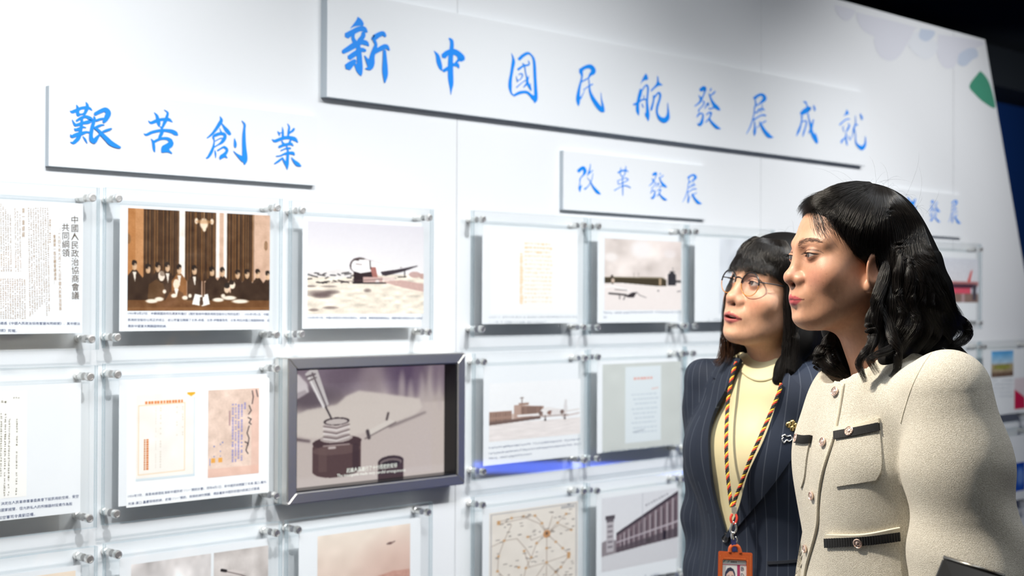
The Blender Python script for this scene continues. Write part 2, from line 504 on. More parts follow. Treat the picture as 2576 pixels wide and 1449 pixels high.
G['guo'] = K(1260, 120, 9.658, [
 [(255, 130, 4), (300, 260, 45), (305, 360, 75), (280, 500, 65), (255, 650, 65), (230, 800, 70), (225, 950, 75), (245, 1080, 40), (290, 1150, 30)],
 [(440, 285, 70), (540, 190, 70), (650, 135, 60), (730, 170, 35), (790, 260, 50), (815, 400, 60), (825, 600, 65), (835, 800, 65), (845, 1000, 70), (850, 1150, 80), (835, 1270, 90), (815, 1345, 10)],
 [(700, 1130, 40), (770, 1200, 90), (830, 1250, 100)], [(310, 1165, 45), (440, 1100, 65), (560, 1075, 60), (650, 1090, 60), (720, 1160, 60)],
 [(415, 530, 50), (550, 440, 40), (660, 420, 35), (690, 380, 25), (660, 310, 8)],
 [(530, 380, 20), (575, 450, 25), (600, 600, 18), (630, 740, 30), (660, 880, 50), (710, 980, 50), (740, 1050, 8)],
 [(718, 860, 4), (712, 980, 30)], [(675, 680, 6), (650, 780, 35), (620, 880, 40), (545, 965, 15)],
 [(425, 655, 12), (480, 630, 22), (525, 665, 22), (480, 760, 16), (400, 800, 14)], [(370, 690, 6), (400, 830, 22)],
 [(375, 965, 25), (470, 880, 16), (580, 800, 16), (630, 800, 30)]])
G['min'] = K(1430, 150, 9.66, [
 [(290, 270, 90), (400, 190, 75), (530, 170, 100), (605, 240, 100), (595, 310, 105), (530, 370, 60), (480, 450, 30), (350, 520, 30), (300, 560, 30)],
 [(300, 280, 90), (330, 390, 40), (310, 500, 35), (280, 620, 45), (245, 800, 65), (235, 950, 90), (240, 1060, 60), (243, 1130, 6)],
 [(280, 950, 50), (330, 880, 20), (400, 730, 4)], [(360, 735, 14), (500, 640, 25), (590, 595, 25)],
 [(490, 470, 15), (510, 620, 22), (520, 760, 45), (580, 920, 75), (680, 1080, 95), (770, 1190, 100), (840, 1250, 80), (850, 1270, 40)],
 [(850, 1210, 50), (825, 1080, 40), (800, 960, 20), (785, 800, 4)]])
G['hang'] = K(1580, 170, 9.658, [
 ('p', (430, 140), (470, 190), (485, 290), (400, 310), (340, 350), (295, 410), (340, 300), (390, 200)),
 ('p', (705, 190), (735, 240), (755, 350), (840, 425), (760, 440), (680, 480), (565, 580), (555, 545), (640, 450), (700, 350)),
 [(300, 520, 30), (300, 600, 70), (270, 720, 70), (240, 840, 60), (230, 950, 70), (235, 1060, 70), (260, 1165, 8)],
 [(330, 570, 30), (400, 460, 25), (460, 430, 35), (485, 520, 35), (470, 700, 35), (460, 850, 45), (470, 1000, 60), (475, 1150, 85), (485, 1240, 50), (488, 1300, 8)],
 [(130, 900, 40), (230, 860, 50), (320, 790, 30), (400, 770, 30), (460, 790, 30)], [(378, 670, 8), (385, 760, 14)], [(335, 880, 14), (370, 970, 20)], [(405, 1110, 12), (450, 1190, 50)],
 [(620, 680, 30), (620, 770, 30), (600, 880, 35), (565, 1000, 40), (562, 1050, 5)],
 [(630, 730, 35), (700, 640, 30), (750, 610, 35), (780, 680, 40), (755, 800, 40), (715, 920, 45), (695, 1050, 40), (720, 1160, 50), (790, 1250, 90), (880, 1280, 120), (950, 1220, 100), (970, 1110, 50), (965, 980, 22), (955, 850, 4)]])
G['fa'] = K(1730, 200, 10.35, [
 [(330, 275, 80), (420, 230, 110), (455, 240, 60), (455, 290, 40), (420, 390, 25), (370, 490, 40), (330, 570, 45), (260, 640, 30), (180, 695, 15)],
 [(285, 410, 8), (340, 490, 50), (350, 540, 60)], [(610, 225, 15), (600, 260, 32), (578, 305, 10)],
 [(715, 300, 15), (680, 350, 35), (600, 410, 22), (560, 430, 15)],
 [(545, 360, 8), (580, 430, 30), (620, 540, 45), (690, 660, 80), (770, 740, 85), (840, 795, 25)],
 [(700, 720, 40), (570, 765, 20), (560, 730, 10)], [(400, 560, 25), (425, 600, 25), (390, 680, 20), (350, 720, 20), (290, 790, 22), (285, 840, 25)],
 [(440, 760, 10), (500, 650, 30), (530, 620, 40), (535, 680, 25)],
 [(230, 980, 16), (290, 900, 40), (350, 880, 25), (395, 920, 28), (385, 1020, 45), (350, 1130, 75), (305, 1180, 60), (245, 1145, 12)],
 [(485, 915, 25), (550, 860, 25), (605, 870, 40), (590, 940, 30), (550, 1020, 30), (460, 1115, 18)],
 [(550, 1010, 35), (600, 1090, 45), (680, 1180, 65), (760, 1250, 70), (855, 1285, 8)]])
G['zhan'] = K(1860, 220, 10.35, [
 [(390, 290, 75), (480, 215, 60), (580, 185, 65), (650, 240, 80), (650, 310, 90), (590, 370, 60), (500, 440, 25), (420, 480, 30)],
 [(410, 330, 20), (430, 450, 35), (395, 520, 25), (385, 650, 18), (360, 780, 22), (330, 890, 22), (270, 1050, 22), (185, 1210, 10)],
 [(390, 650, 25), (450, 650, 25), (520, 580, 30), (600, 560, 40), (650, 590, 20)], [(500, 560, 14), (460, 660, 18)], [(590, 440, 10), (590, 560, 14)], [(560, 600, 16), (550, 650, 12)],
 [(370, 840, 40), (450, 790, 25), (560, 730, 28), (650, 720, 32), (690, 740, 18)], [(690, 870, 22), (640, 900, 28), (570, 930, 20)],
 [(390, 880, 15), (400, 1050, 35), (395, 1150, 60), (385, 1260, 8)],
 [(530, 900, 30), (580, 1010, 55), (650, 1130, 75), (740, 1240, 95), (800, 1280, 70), (880, 1300, 8)], [(440, 1060, 10), (550, 950, 14)]])
G['cheng'] = K(1980, 240, 10.35, [
 [(430, 165, 22), (480, 180, 40), (515, 240, 25), (530, 300, 40)], [(365, 480, 80), (470, 410, 125), (570, 350, 115), (605, 370, 60)],
 [(385, 530, 40), (380, 650, 22), (350, 790, 35), (300, 930, 50), (240, 1060, 10)],
 [(380, 690, 25), (480, 660, 25), (505, 720, 25), (470, 860, 28), (430, 980, 35), (410, 1070, 10)],
 [(545, 470, 25), (570, 620, 25), (600, 740, 40), (625, 860, 50), (650, 980, 70), (720, 1120, 85), (780, 1245, 40)],
 [(690, 620, 12), (650, 760, 45), (620, 880, 50), (560, 985, 20)], [(735, 980, 8), (750, 1100, 60), (785, 1230, 40)], [(685, 255, 10), (710, 330, 38), (720, 400, 20)]])
G['jiu'] = K(2090, 260, 11.145, [
 ('p', (450, 165), (490, 240), (500, 300), (400, 335), (355, 362), (410, 270)),
 [(245, 605, 30), (360, 500, 28), (450, 445, 28), (530, 440, 25)], [(480, 570, 14), (520, 610, 26), (480, 710, 42), (430, 800, 14)],
 [(350, 635, 16), (338, 710, 16), (375, 800, 14)], [(430, 820, 14), (420, 950, 32), (440, 1080, 32), (455, 1175, 22)],
 [(290, 1110, 34), (310, 1050, 40), (420, 940, 20)], [(545, 1030, 22), (480, 910, 10)],
 [(685, 340, 6), (690, 560, 20), (640, 720, 38), (620, 850, 14), (560, 990, 10)], [(680, 590, 20), (750, 605, 30)],
 [(670, 740, 10), (690, 900, 16), (690, 1030, 24), (715, 1130, 42), (790, 1210, 78), (870, 1250, 110), (940, 1180, 70), (965, 1080, 34), (965, 920, 6)],
 [(820, 285, 8), (855, 380, 46), (875, 460, 22)]])
G['jian'] = K(160, 240, 9.66, [
 [(155, 375, 8), (210, 400, 65), (310, 365, 75), (430, 310, 65), (560, 300, 70), (640, 320, 55), (695, 370, 12)],
 [(310, 230, 10), (340, 300, 60), (340, 400, 75), (350, 490, 60)], [(540, 160, 8), (575, 240, 65), (560, 330, 80), (520, 430, 60), (490, 480, 50)],
 [(350, 470, 80), (430, 460, 36), (500, 440, 50)],
 [(310, 620, 45), (420, 550, 60), (540, 515, 60), (640, 560, 80), (680, 600, 60), (600, 645, 80), (470, 670, 60)],
 [(440, 520, 50), (440, 650, 60), (420, 800, 70), (400, 900, 80), (360, 1030, 90), (280, 1120, 80), (230, 1150, 60), (160, 1135, 8)],
 [(205, 590, 8), (260, 690, 50), (310, 720, 60), (440, 670, 60)],
 [(255, 800, 8), (300, 835, 60), (400, 800, 60), (470, 770, 40), (550, 785, 8)],
 [(160, 945, 5), (200, 995, 65), (320, 950, 80), (450, 920, 75), (560, 890, 42), (640, 905, 30)], [(460, 990, 6), (520, 1070, 40), (570, 1165, 12)],
 [(755, 455, 70), (880, 390, 85), (1010, 345, 95), (1080, 430, 120), (1040, 540, 110), (985, 630, 80), (975, 670, 20)],
 [(790, 610, 50), (870, 580, 50), (960, 560, 36)],
 [(730, 500, 10), (745, 580, 60), (705, 720, 75), (670, 880, 80), (660, 1000, 80), (680, 1080, 100), (740, 1130, 80), (770, 1110, 50)],
 [(750, 1100, 110), (820, 1010, 66), (890, 930, 30)], [(740, 790, 40), (850, 740, 50), (940, 715, 28), (990, 725, 6)],
 [(930, 880, 25), (1020, 855, 55), (1140, 815, 40), (1155, 818, 20)],
 [(760, 790, 50), (850, 860, 60), (930, 950, 80), (1040, 1060, 95), (1130, 1150, 105), (1230, 1210, 90), (1350, 1260, 50), (1380, 1255, 20)]])
G['ku'] = K(350, 260, 10.35, [
 [(240, 450, 8), (310, 505, 60), (440, 460, 80), (560, 425, 70), (680, 415, 70), (780, 425, 75), (870, 490, 12)],
 [(390, 235, 6), (460, 320, 60), (485, 420, 85), (510, 520, 85), (525, 600, 30)],
 [(650, 165, 6), (740, 240, 45), (725, 340, 65), (690, 440, 85), (640, 550, 65), (595, 650, 45)], [(550, 600, 20), (600, 670, 40)],
 [(120, 785, 6), (190, 815, 55), (340, 750, 65), (520, 710, 65), (700, 705, 70), (850, 730, 90), (950, 785, 95), (1005, 830, 25)],
 [(600, 690, 90), (590, 760, 80), (540, 870, 70), (520, 930, 50)], [(305, 920, 6), (360, 1000, 55), (380, 1120, 65), (390, 1210, 50), (410, 1270, 8)],
 [(370, 1010, 60), (470, 955, 60), (580, 915, 60), (720, 915, 65), (800, 960, 90), (830, 1000, 90)],
 ('p', (770, 1000), (700, 1050), (600, 1105), (570, 1180), (575, 1260), (600, 1285), (700, 1275), (770, 1282), (850, 1315), (850, 1280), (780, 1195), (860, 1130), (893, 1050), (870, 980), (820, 950))])
G['chuang'] = K(510, 280, 10.354, [
 [(450, 130, 8), (485, 230, 75), (440, 320, 85), (370, 430, 75), (280, 550, 60), (200, 630, 45), (110, 700, 20)],
 [(490, 310, 20), (560, 410, 60), (630, 500, 90), (700, 580, 75), (730, 595, 40)], [(440, 440, 8), (470, 520, 30), (480, 560, 60)],
 [(265, 660, 40), (330, 620, 70), (450, 580, 70), (555, 595, 70), (580, 660, 75), (545, 740, 85), (490, 810, 65), (400, 870, 30), (300, 930, 25)],
 [(320, 775, 18), (450, 705, 20), (510, 700, 20)],
 [(270, 670, 50), (295, 760, 25), (285, 870, 40), (255, 980, 60), (200, 1100, 70), (140, 1190, 50), (90, 1220, 25)], [(310, 1010, 6), (330, 1100, 35), (335, 1215, 8)],
 [(385, 1020, 35), (480, 960, 35), (560, 930, 50), (630, 1000, 60), (600, 1080, 70), (530, 1150, 90), (470, 1200, 80), (455, 1255, 16)],
 [(470, 1180, 90), (560, 1160, 70), (640, 1215, 8)], [(820, 700, 6), (840, 820, 60), (845, 900, 60), (848, 945, 20)],
 [(1010, 240, 5), (1085, 340, 45), (1080, 450, 50), (1070, 600, 70), (1070, 800, 85), (1080, 1000, 100), (1090, 1150, 120), (1095, 1280, 110), (1085, 1380, 30)],
 [(790, 1030, 5), (880, 1120, 40), (980, 1200, 90), (1060, 1260, 130)]])
G['ye'] = K(670, 300, 10.346, [
 [(550, 115, 12), (595, 200, 40), (580, 320, 50), (570, 430, 45)], [(415, 200, 6), (430, 300, 40), (430, 450, 55)],
 [(290, 310, 6), (330, 370, 45), (345, 430, 10)], [(330, 365, 20), (400, 345, 20)], [(720, 240, 45), (690, 290, 55), (610, 350, 40), (580, 390, 30)],
 [(140, 520, 6), (220, 565, 65), (350, 520, 75), (480, 480, 75), (620, 480, 80), (740, 520, 90), (820, 605, 15)],
 [(400, 560, 20), (430, 620, 45), (480, 660, 50)], [(630, 540, 40), (600, 610, 50)],
 [(325, 720, 55), (450, 670, 60), (560, 645, 60), (640, 640, 60), (700, 690, 15)], [(375, 815, 25), (500, 760, 28), (600, 750, 40), (630, 770, 20)],
 [(250, 960, 20), (350, 950, 28), (470, 900, 45), (600, 875, 60), (690, 885, 70), (730, 935, 15)],
 [(520, 690, 25), (550, 780, 35), (555, 900, 55), (545, 1050, 65), (535, 1180, 75), (540, 1310, 10)],
 [(420, 1010, 25), (470, 1110, 50), (520, 1200, 50)], [(205, 1155, 25), (320, 1080, 50), (420, 1000, 30)], [(640, 985, 6), (720, 1090, 60), (810, 1170, 90), (900, 1220, 15)]])
G['gai'] = K(1440, 400, 14.49, [
 [(215, 450, 110), (300, 370, 110), (390, 320, 110), (450, 400, 110), (450, 490, 100), (400, 580, 50), (300, 690, 30), (275, 760, 40), (270, 850, 18), (265, 980, 40), (265, 1080, 75), (275, 1200, 8)],
 [(280, 1050, 70), (345, 960, 12)], [(655, 180, 12), (640, 330, 26), (600, 480, 50), (540, 610, 12)], [(740, 410, 25), (660, 480, 30), (600, 530, 40)],
 [(745, 520, 8), (720, 680, 14), (660, 850, 24), (560, 1000, 26), (440, 1100, 55)], [(530, 680, 6), (640, 800, 18), (720, 960, 50), (820, 1100, 85), (920, 1210, 100), (1025, 1285, 12)]])
G['ge'] = K(1530, 410, 14.49, [
 [(360, 360, 45), (470, 290, 50), (640, 270, 50), (735, 320, 18)], [(455, 170, 14), (450, 300, 24), (445, 400, 20), (490, 480, 24)], [(645, 120, 16), (630, 270, 28), (590, 440, 20), (500, 490, 24)],
 [(340, 640, 14), (370, 780, 18)], [(340, 650, 14), (600, 550, 18), (690, 570, 26), (720, 615, 30), (640, 670, 22), (500, 740, 22), (370, 780, 14)],
 [(220, 1000, 26), (430, 880, 20), (560, 835, 26), (680, 835, 28), (815, 905, 20)], [(520, 500, 20), (520, 700, 22), (525, 880, 26), (530, 1180, 16)]])
# part of a character that shows beside dark hair on the third small sign
G['rest'] = [('s', [(2284, 497, 3), (2290, 512, 7), (2300, 530, 8), (2308, 548, 3)]), ('s', [(2303, 500, 2), (2297, 515, 6), (2292, 530, 6), (2284, 545, 3)]), ('s', [(2280, 512, 4), (2300, 508, 5)]), ('s', [(2280, 526, 4), (2304, 524, 5)])]

def outline(pts):
    s = crom(pts, 5); xy = s[:, :2]; w = np.maximum(s[:, 2] * 1.08 + 0.5, 0.4) / 2
    tg = np.gradient(xy, axis=0); tg /= np.linalg.norm(tg, axis=1)[:, None] + 1e-9
    nn = np.stack([-tg[:, 1], tg[:, 0]], 1)
    a, b_ = xy + nn * w[:, None], xy - nn * w[:, None]
    # small rounded ends
    e0 = xy[0] - tg[0] * w[0] * 0.6; e1 = xy[-1] + tg[-1] * w[-1] * 0.6
    return a, b_, e0, e1

def glyph(key, off, parent, src_c=None, dst_c=None, k=1.0):
    """lettering as flat cut vinyl; src_c/dst_c/k re-place a character on another sign in the plane of the wall"""
    V = []; Fc = []; Ly = []
    def add(pt):
        w_ = W(pt[0], pt[1], off)
        V.append((w_.x, w_.z)); Ly.append(layer); return len(V) - 1
    for layer, (kind, pts) in enumerate(G[key]):
        if kind == 'p':
            q = crom(np.vstack([np.array(pts), np.array(pts[:1])]), 3)[:-1]
            Fc.append([add(p) for p in q])
        else:
            a, b_, e0, e1 = outline(pts)
            ia = [add(p) for p in a]; ib = [add(p) for p in b_]
            for i in range(len(ia) - 1):
                Fc.append([ia[i], ia[i + 1], ib[i + 1], ib[i]])
            j = add(e0); Fc.append([j, ia[0], ib[0]]); j = add(e1); Fc.append([ia[-1], j, ib[-1]])
    A = np.array(V)
    if dst_c is not None:
        c0 = W(*src_c, off); c1 = W(*dst_c, off)
        A = (A - np.array([c0.x, c0.z])) * k + np.array([c1.x, c1.z])
    n = len(A)
    bm = bmesh.new()
    vs = [bm.verts.new((x - parent.location.x, -off - .00012 * ly_ - parent.location.y, z - parent.location.z)) for (x, z), ly_ in zip(A, Ly)]
    for f in Fc:
        try:
            fc = bm.faces.new([vs[i] for i in f])
        except ValueError:
            continue
    bm.normal_update()
    for fc in bm.faces:
        if fc.normal.y > 0: fc.normal_flip()
    bmesh.ops.triangulate(bm, faces=bm.faces)
    return link('character', bm_me(bm, 'character'), M_BLUE, parent)

def sign(label, x0, x1, z0, z1, t, keys):
    base = thing('wall_sign', label, 'sign', (x0, 0, z0), None)
    bm = bmesh.new()
    box(bm, 0, x1 - x0, -t, 0, 0, z1 - z0)
    for f in bm.faces:
        f.material_index = 0 if f.normal.y < -0.9 else 1
    bm.normal_update()
    for f in bm.faces:
        f.material_index = 0 if f.normal.y < -0.5 else 1
    link('board', bm_me(bm, 'board'), [M_SIGN, M_EDGE], base)
    for k in keys:
        glyph(k[0], t + 0.0008, base, *k[1:])
    return base

def wx(px, py, off): return W(px, py, off).x
def wz(px, py, off): return W(px, py, off).z
T1 = 0.024
sign('long white wall sign with nine blue brush characters, highest on the display wall', wx(823, 120, T1), wx(2180, 400, T1), wz(825, 243, T1), wz(2203, 240, T1), T1,
     [('xin',), ('zhong',), ('guo',), ('min',), ('hang',), ('fa',), ('zhan',), ('cheng',), ('jiu',)])
T2 = 0.015
sign('white wall sign with four blue brush characters above the framed ceremony photograph', wx(123, 300, T2), wx(797, 400, T2), wz(121, 417, T2), wz(463, 254, T2), T2,
     [('jian',), ('ku',), ('chuang',), ('ye',)])
kk = (wz(1656, 432, T2) - wz(1656, 505, T2)) / (wz(1781, 216, T2) - wz(1781, 325, T2))
s2z = (wz(1416, 527, T2), wz(1418, 378, T2))
sign('small white wall sign with four blue characters below the long sign', wx(1417, 450, T2), wx(1778, 500, T2), s2z[0], s2z[1], T2,
     [('gai',), ('ge',), ('fa', (1781, 270), (1656, 468), kk), ('zhan', (1913, 292), (1742, 477), kk)])
s3 = wx(2422, 560, T2)
sign('small white wall sign partly behind the long-haired woman in cream', s3 - 0.665, s3, wz(2422, 598, T2), wz(2422, 598, T2) + s2z[1] - s2z[0], T2,
     [('rest',), ('fa', (1781, 270), (2351, 531), kk), ('zhan', (1913, 292), (2402, 534), kk)])

# ------------------------------------------------------------------ acrylic frames
OFF_B, OFF_S, OFF_F = 0.034, 0.0405, 0.048      # back plate, print, face of the front plate
OFF_P = 0.0412                                    # pictures lie on the print sheet
SO_MESH = {}
def standoff(x, z, parent):
    if not SO_MESH:
        bm = bmesh.new()
        lathe(bm, [(0.0052, 0.0), (0.0080, 0.001), (0.0080, 0.012), (0.0066, 0.013), (0.0066, 0.015), (0.0080, 0.016), (0.0080, OFF_B - 0.001)], (0, 0, 0), (0, -1, 0), 20)
        SO_MESH['b'] = bm_me(bm, 'standoff'); SO_MESH['b'].materials.append(M_STEEL)
        bm = bmesh.new()
        lathe(bm, [(0.0082, OFF_F + 0.0004), (0.0088, OFF_F + 0.001), (0.0088, OFF_F + 0.010), (0.0080, OFF_F + 0.0118), (0.0062, OFF_F + 0.0122), (0.0058, OFF_F + 0.0114), (0.001, OFF_F + 0.0114)], (0, 0, 0), (0, -1, 0), 20)
        SO_MESH['c'] = bm_me(bm, 'cap'); SO_MESH['c'].materials.append(M_STEEL)
        for me in SO_MESH.values(): me.shade_smooth(); me.set_sharp_from_angle(angle=0.6)
    o = bpy.data.objects.new('standoff', SO_MESH['b']); C.objects.link(o); o.parent = parent; o.location = (x, 0, z)
    c = bpy.data.objects.new('cap', SO_MESH['c']); C.objects.link(c); c.parent = o
    return o

def plate(name, x0, x1, z0, z1, y0, y1, parent):
    bm = bmesh.new(); box(bm, x0, x1, -y1, -y0, z0, z1)
    bm.normal_update()
    for f in bm.faces: f.material_index = 0 if abs(f.normal.y) > 0.5 else 1
    return link(name, bm_me(bm, name), [M_GLASS, M_GEDGE], parent)

FR = {}
def frame(key, label, so=None, rect=None, sheet=None, group='acrylic photo frames on the display wall'):
    """so: photo pixels of the four caps TL TR BR BL; rect: (x0,x1,z0,z1) when they are out of sight"""
    oc = OFF_F + 0.011
    if so is not None:
        tl, tr, br, bl = [W(*p, oc) for p in so]
        x0, x1, z1, z0 = (tl.x + bl.x) / 2, (tr.x + br.x) / 2, (tl.z + tr.z) / 2, (bl.z + br.z) / 2
    else:
        x0, x1, z0, z1 = rect
    base = thing('acrylic_frame', label, 'picture frame', (x0, 0, z0), group)
    w, h = x1 - x0, z1 - z0
    m = 0.022
    plate('back_plate', -m, w + m, -m, h + m, OFF_B, OFF_S - 0.0006, base)
    plate('front_plate', -m, w + m, -m, h + m, OFF_P + 0.0012, OFF_F, base)
    for xx in (0, w):
        for zz in (0, h):
            standoff(xx, zz, base)
    sx0, sx1, sz0, sz1 = sheet or (x0 + 0.013, x1 - 0.011, z0 + 0.012, z1 - 0.012)
    bm = bmesh.new(); box(bm, sx0 - x0, sx1 - x0, -OFF_P + 0.0002, -OFF_S, sz0 - z0, sz1 - z0)
    link('print_sheet', bm_me(bm, 'print_sheet'), M_PAPER, base)
    FR[key] = (base, x0, x1, z0, z1, (sx0, sx1, sz0, sz1))
    return base

def pic(base, paint, tl, br, name='picture', tr=None, bl=None):
    """upright picture given by two opposite corners in the photo"""
    a, b_ = W(*tl, OFF_P), W(*br, OFF_P)
    y = -OFF_P
    return color_grid(name, paint.a, (a.x, y, a.z), (b_.x, y, a.z), (a.x, y, b_.z), (b_.x, y, b_.z), M_PIC, base, base.location)

def pic_rect(base, paint, x0, x1, z0, z1, name='picture'):
    y = -OFF_P
    return color_grid(name, paint.a, (x0, y, z1), (x1, y, z1), (x0, y, z0), (x1, y, z0), M_PIC, base, base.location)

def ink(base, parts, m, name='caption', off=OFF_P + 0.0004):
    v, f = merge_vf(parts)
    me = np_me(name, v, f, smooth=False, loc=base.location)
    return tag(link(name, me, m, base), kind='stuff')

def line_text(body, x0, y0, x1, y1, h, off=OFF_P + 0.0004):
    """one line of print whose mid-line runs between two photo pixels, h pixels high"""
    return text_fit(body, W(x0, y0 - h / 2, off), W(x1, y1 - h / 2, off), W(x0, y0 + h / 2, off), W(x1, y1 + h / 2, off))

def col_text(body, x, y0, y1, w, x1=None, off=OFF_P + 0.0004):
    xb = x if x1 is None else x1
    return text_fit(body, W(x - w / 2, y0, off), W(x + w / 2, y0, off), W(xb - w / 2, y1, off), W(xb + w / 2, y1, off), vertical=True)

# ---- the left block
so1 = W(233, 497, OFF_F + .011); so2 = W(233, 853, OFF_F + .011)
FWD = 0.394                                    # distance between the caps of one frame
b = frame('L1a', 'acrylic frame holding a printed proclamation sheet with large vertical title, topmost of the leftmost column',
          rect=(so1.x - FWD, so1.x, so2.z, so1.z))
pp = Paint(120, 90, (252, 250, 246))
ink(b, [col_text('中國人民政治協商會議', 188, 543, 753, 19, 190), col_text('共同綱領', 165, 562, 646, 19, 166)], M_SEPIA_INK, 'printed_title')
ink(b, [col_text('（一九四九年九月二十九日中國人民政治協商', 149, 572, 781, 7, 152), col_text('會議第一屆全體會議通過）', 137, 590, 716, 7, 139)], M_SEPIA_PALE, 'printed_subtitle')
parts = []
for i, x in enumerate(range(72, 122, 6)):
    parts.append(glyph_blur((x, 522), (x + 4, 797 - (6 * i) % 40), 52, 4.2, OFF_P + .0004, i, True))
for i, x in enumerate(range(2, 56, 6)):
    if x in (32,): continue
    parts.append(glyph_blur((x, 512 + (i * 7) % 30), (x + 2, 684), 34, 4.2, OFF_P + .0004, 40 + i, True))
for i, x in enumerate(range(2, 66, 6)):
    parts.append(glyph_blur((x, 700), (x + 1, 803), 20, 4.2, OFF_P + .0004, 80 + i, True))
for i, x in enumerate(range(-120, 0, 6)):
    parts.append(glyph_blur((x, 500), (x + 3, 805), 56, 4.2, OFF_P + .0004, 120 + i, True))
parts += [col_text('第一章總綱', 59, 523, 597, 7), col_text('序言', 126, 549, 611, 5)]
ink(b, parts, M_SEPIA_PALE, 'printed_text')
ink(b, [line_text('通過《中國人民政治協商會議共同綱領》，其中提出', 0, 813, 201, 814, 7.5), line_text('領》剪報。', 0, 831, 43, 832, 7.5)], M_CAP)

b = frame('L2a', 'acrylic frame with a brown photograph of men at a signing ceremony before tall curtains', [(296, 498), (697, 523), (698, 842), (299, 849)])
p = Paint(300, 210, (214, 176, 150))
p.rect(0, 0, .11, 1, (196, 138, 88)); p.rect(0, 0, .05, 1, (176, 112, 56), .6)
for x0, x1 in ((.105, .345), (.385, .60), (.68, .87)):
    p.rect(x0, 0, x1, .70, (74, 47, 24))
    r_ = random.Random(int(x0 * 100))
    for k in range(9):
        xx = x0 + (x1 - x0) * (k + r_.random()) / 9
        p.rect(xx, 0, xx + .008, .70, (150, 104, 58), .6); p.rect(xx + .008, 0, xx + .014, .70, (36, 22, 12), .6)
for x0, x1 in ((.345, .385), (.602, .628), (.658, .68)): p.rect(x0, 0, x1, .66, (250, 238, 226))
for cx, cy, rx, ry in ((.515, .12, .028, .055), (.462, .095, .012, .03), (.572, .095, .012, .03), (.518, .17, .012, .03)): p.ell(cx, cy, rx, ry, (250, 224, 196), soft=.3)
p.ell(.515, .10, .06, .02, (200, 150, 100), .6); p.rect(.512, 0, .52, .08, (180, 140, 100))
p.ell(.97, .32, .015, .05, (120, 84, 50), .7); p.ell(.005, .30, .015, .05, (120, 84, 50), .7)
heads = [(.045, .56), (.135, .59), (.20, .575), (.265, .57), (.345, .59), (.45, .595), (.575, .605), (.65, .61), (.76, .63), (.83, .625), (.91, .62), (.985, .635)]
for i, (hx, hy) in enumerate(heads):
    bc = (58, 37, 21) if i != 4 else (142, 92, 48)
    p.poly([(hx - .014, hy + .04), (hx - .05, hy + .11), (hx - .052, .93), (hx + .052, .93), (hx + .05, hy + .11), (hx + .014, hy + .04)], bc)
    if i in (0, 3, 4, 5): p.poly([(hx - .012, hy + .06), (hx + .012, hy + .06), (hx + .004, hy + .16)], (240, 226, 210))
    p.ell(hx, hy, .0165, .045, (206, 166, 128)); p.ell(hx - .002, hy - .028, .0175, .028, (40, 26, 16)); p.ell(hx + .006, hy + .004, .010, .03, (226, 190, 156), .7)
p.poly([(.13, .93), (.14, .74), (.19, .69), (.24, .74), (.25, .88)], (92, 62, 34)); p.ell(.225, .655, .022, .05, (246, 226, 206)); p.ell(.232, .63, .02, .028, (70, 46, 28), .5)
p.poly([(.24, .92), (.28, .82), (.325, .785), (.37, .82), (.40, .92)], (108, 70, 38)); p.ell(.325, .735, .021, .05, (240, 216, 190)); p.poly([(.31, .78), (.342, .78), (.328, .86)], (250, 240, 228))
p.poly([(.60, .92), (.63, .84), (.685, .80), (.74, .84), (.78, .92)], (70, 46, 26)); p.ell(.682, .775, .02, .045, (226, 196, 166)); p.ell(.682, .745, .021, .028, (36, 24, 16)); p.ell(.722, .735, .02, .04, (240, 220, 196)); p.ell(.715, .71, .02, .025, (46, 30, 18))
p.rect(0, .895, 1, 1, (112, 72, 38)); p.rect(0, .965, 1, 1, (132, 88, 50))
for q in ([(.455, .83), (.50, .845), (.49, .95), (.435, .935)], [(.505, .845), (.545, .83), (.56, .935), (.505, .955)]): p.poly(q, (252, 248, 240))
p.poly([(.492, .86), (.508, .86), (.515, .945), (.485, .945)], (70, 46, 28))
for cx, cy, rx in ((.16, .905, .04), (.21, .885, .03), (.31, .85, .02), (.385, .87, .02), (.42, .85, .012), (.62, .89, .04), (.70, .87, .05), (.78, .905, .06), (.245, .81, .012), (.655, .85, .015)): p.ell(cx, cy, rx, .02, (248, 232, 212), soft=.4)
p.rect(.508, .62, .52, .86, (86, 56, 32))
p.noise(7, 1, 3); p.noise(6, 10, 4); p.blur(1)
pic(b, p, (322, 523), (678, 781))
ink(b, [line_text('1950年3月27日，中蘇兩國政府在莫斯科簽訂《關於創辦中蘇民用航空股份公司的協定》。1950年7月1日，中蘇', 322, 788, 676, 791, 7.2),
        line_text('民用航空股份公司正式成立，該公司當日開闢了北京-赤塔、北京-伊爾庫茨克、北京-阿拉木圖三條國際航線，這', 322, 804.5, 678, 806, 7.2),
        line_text('是新中國首次開闢國際航線。', 322, 820, 420, 820.5, 7.2)], M_CAP)

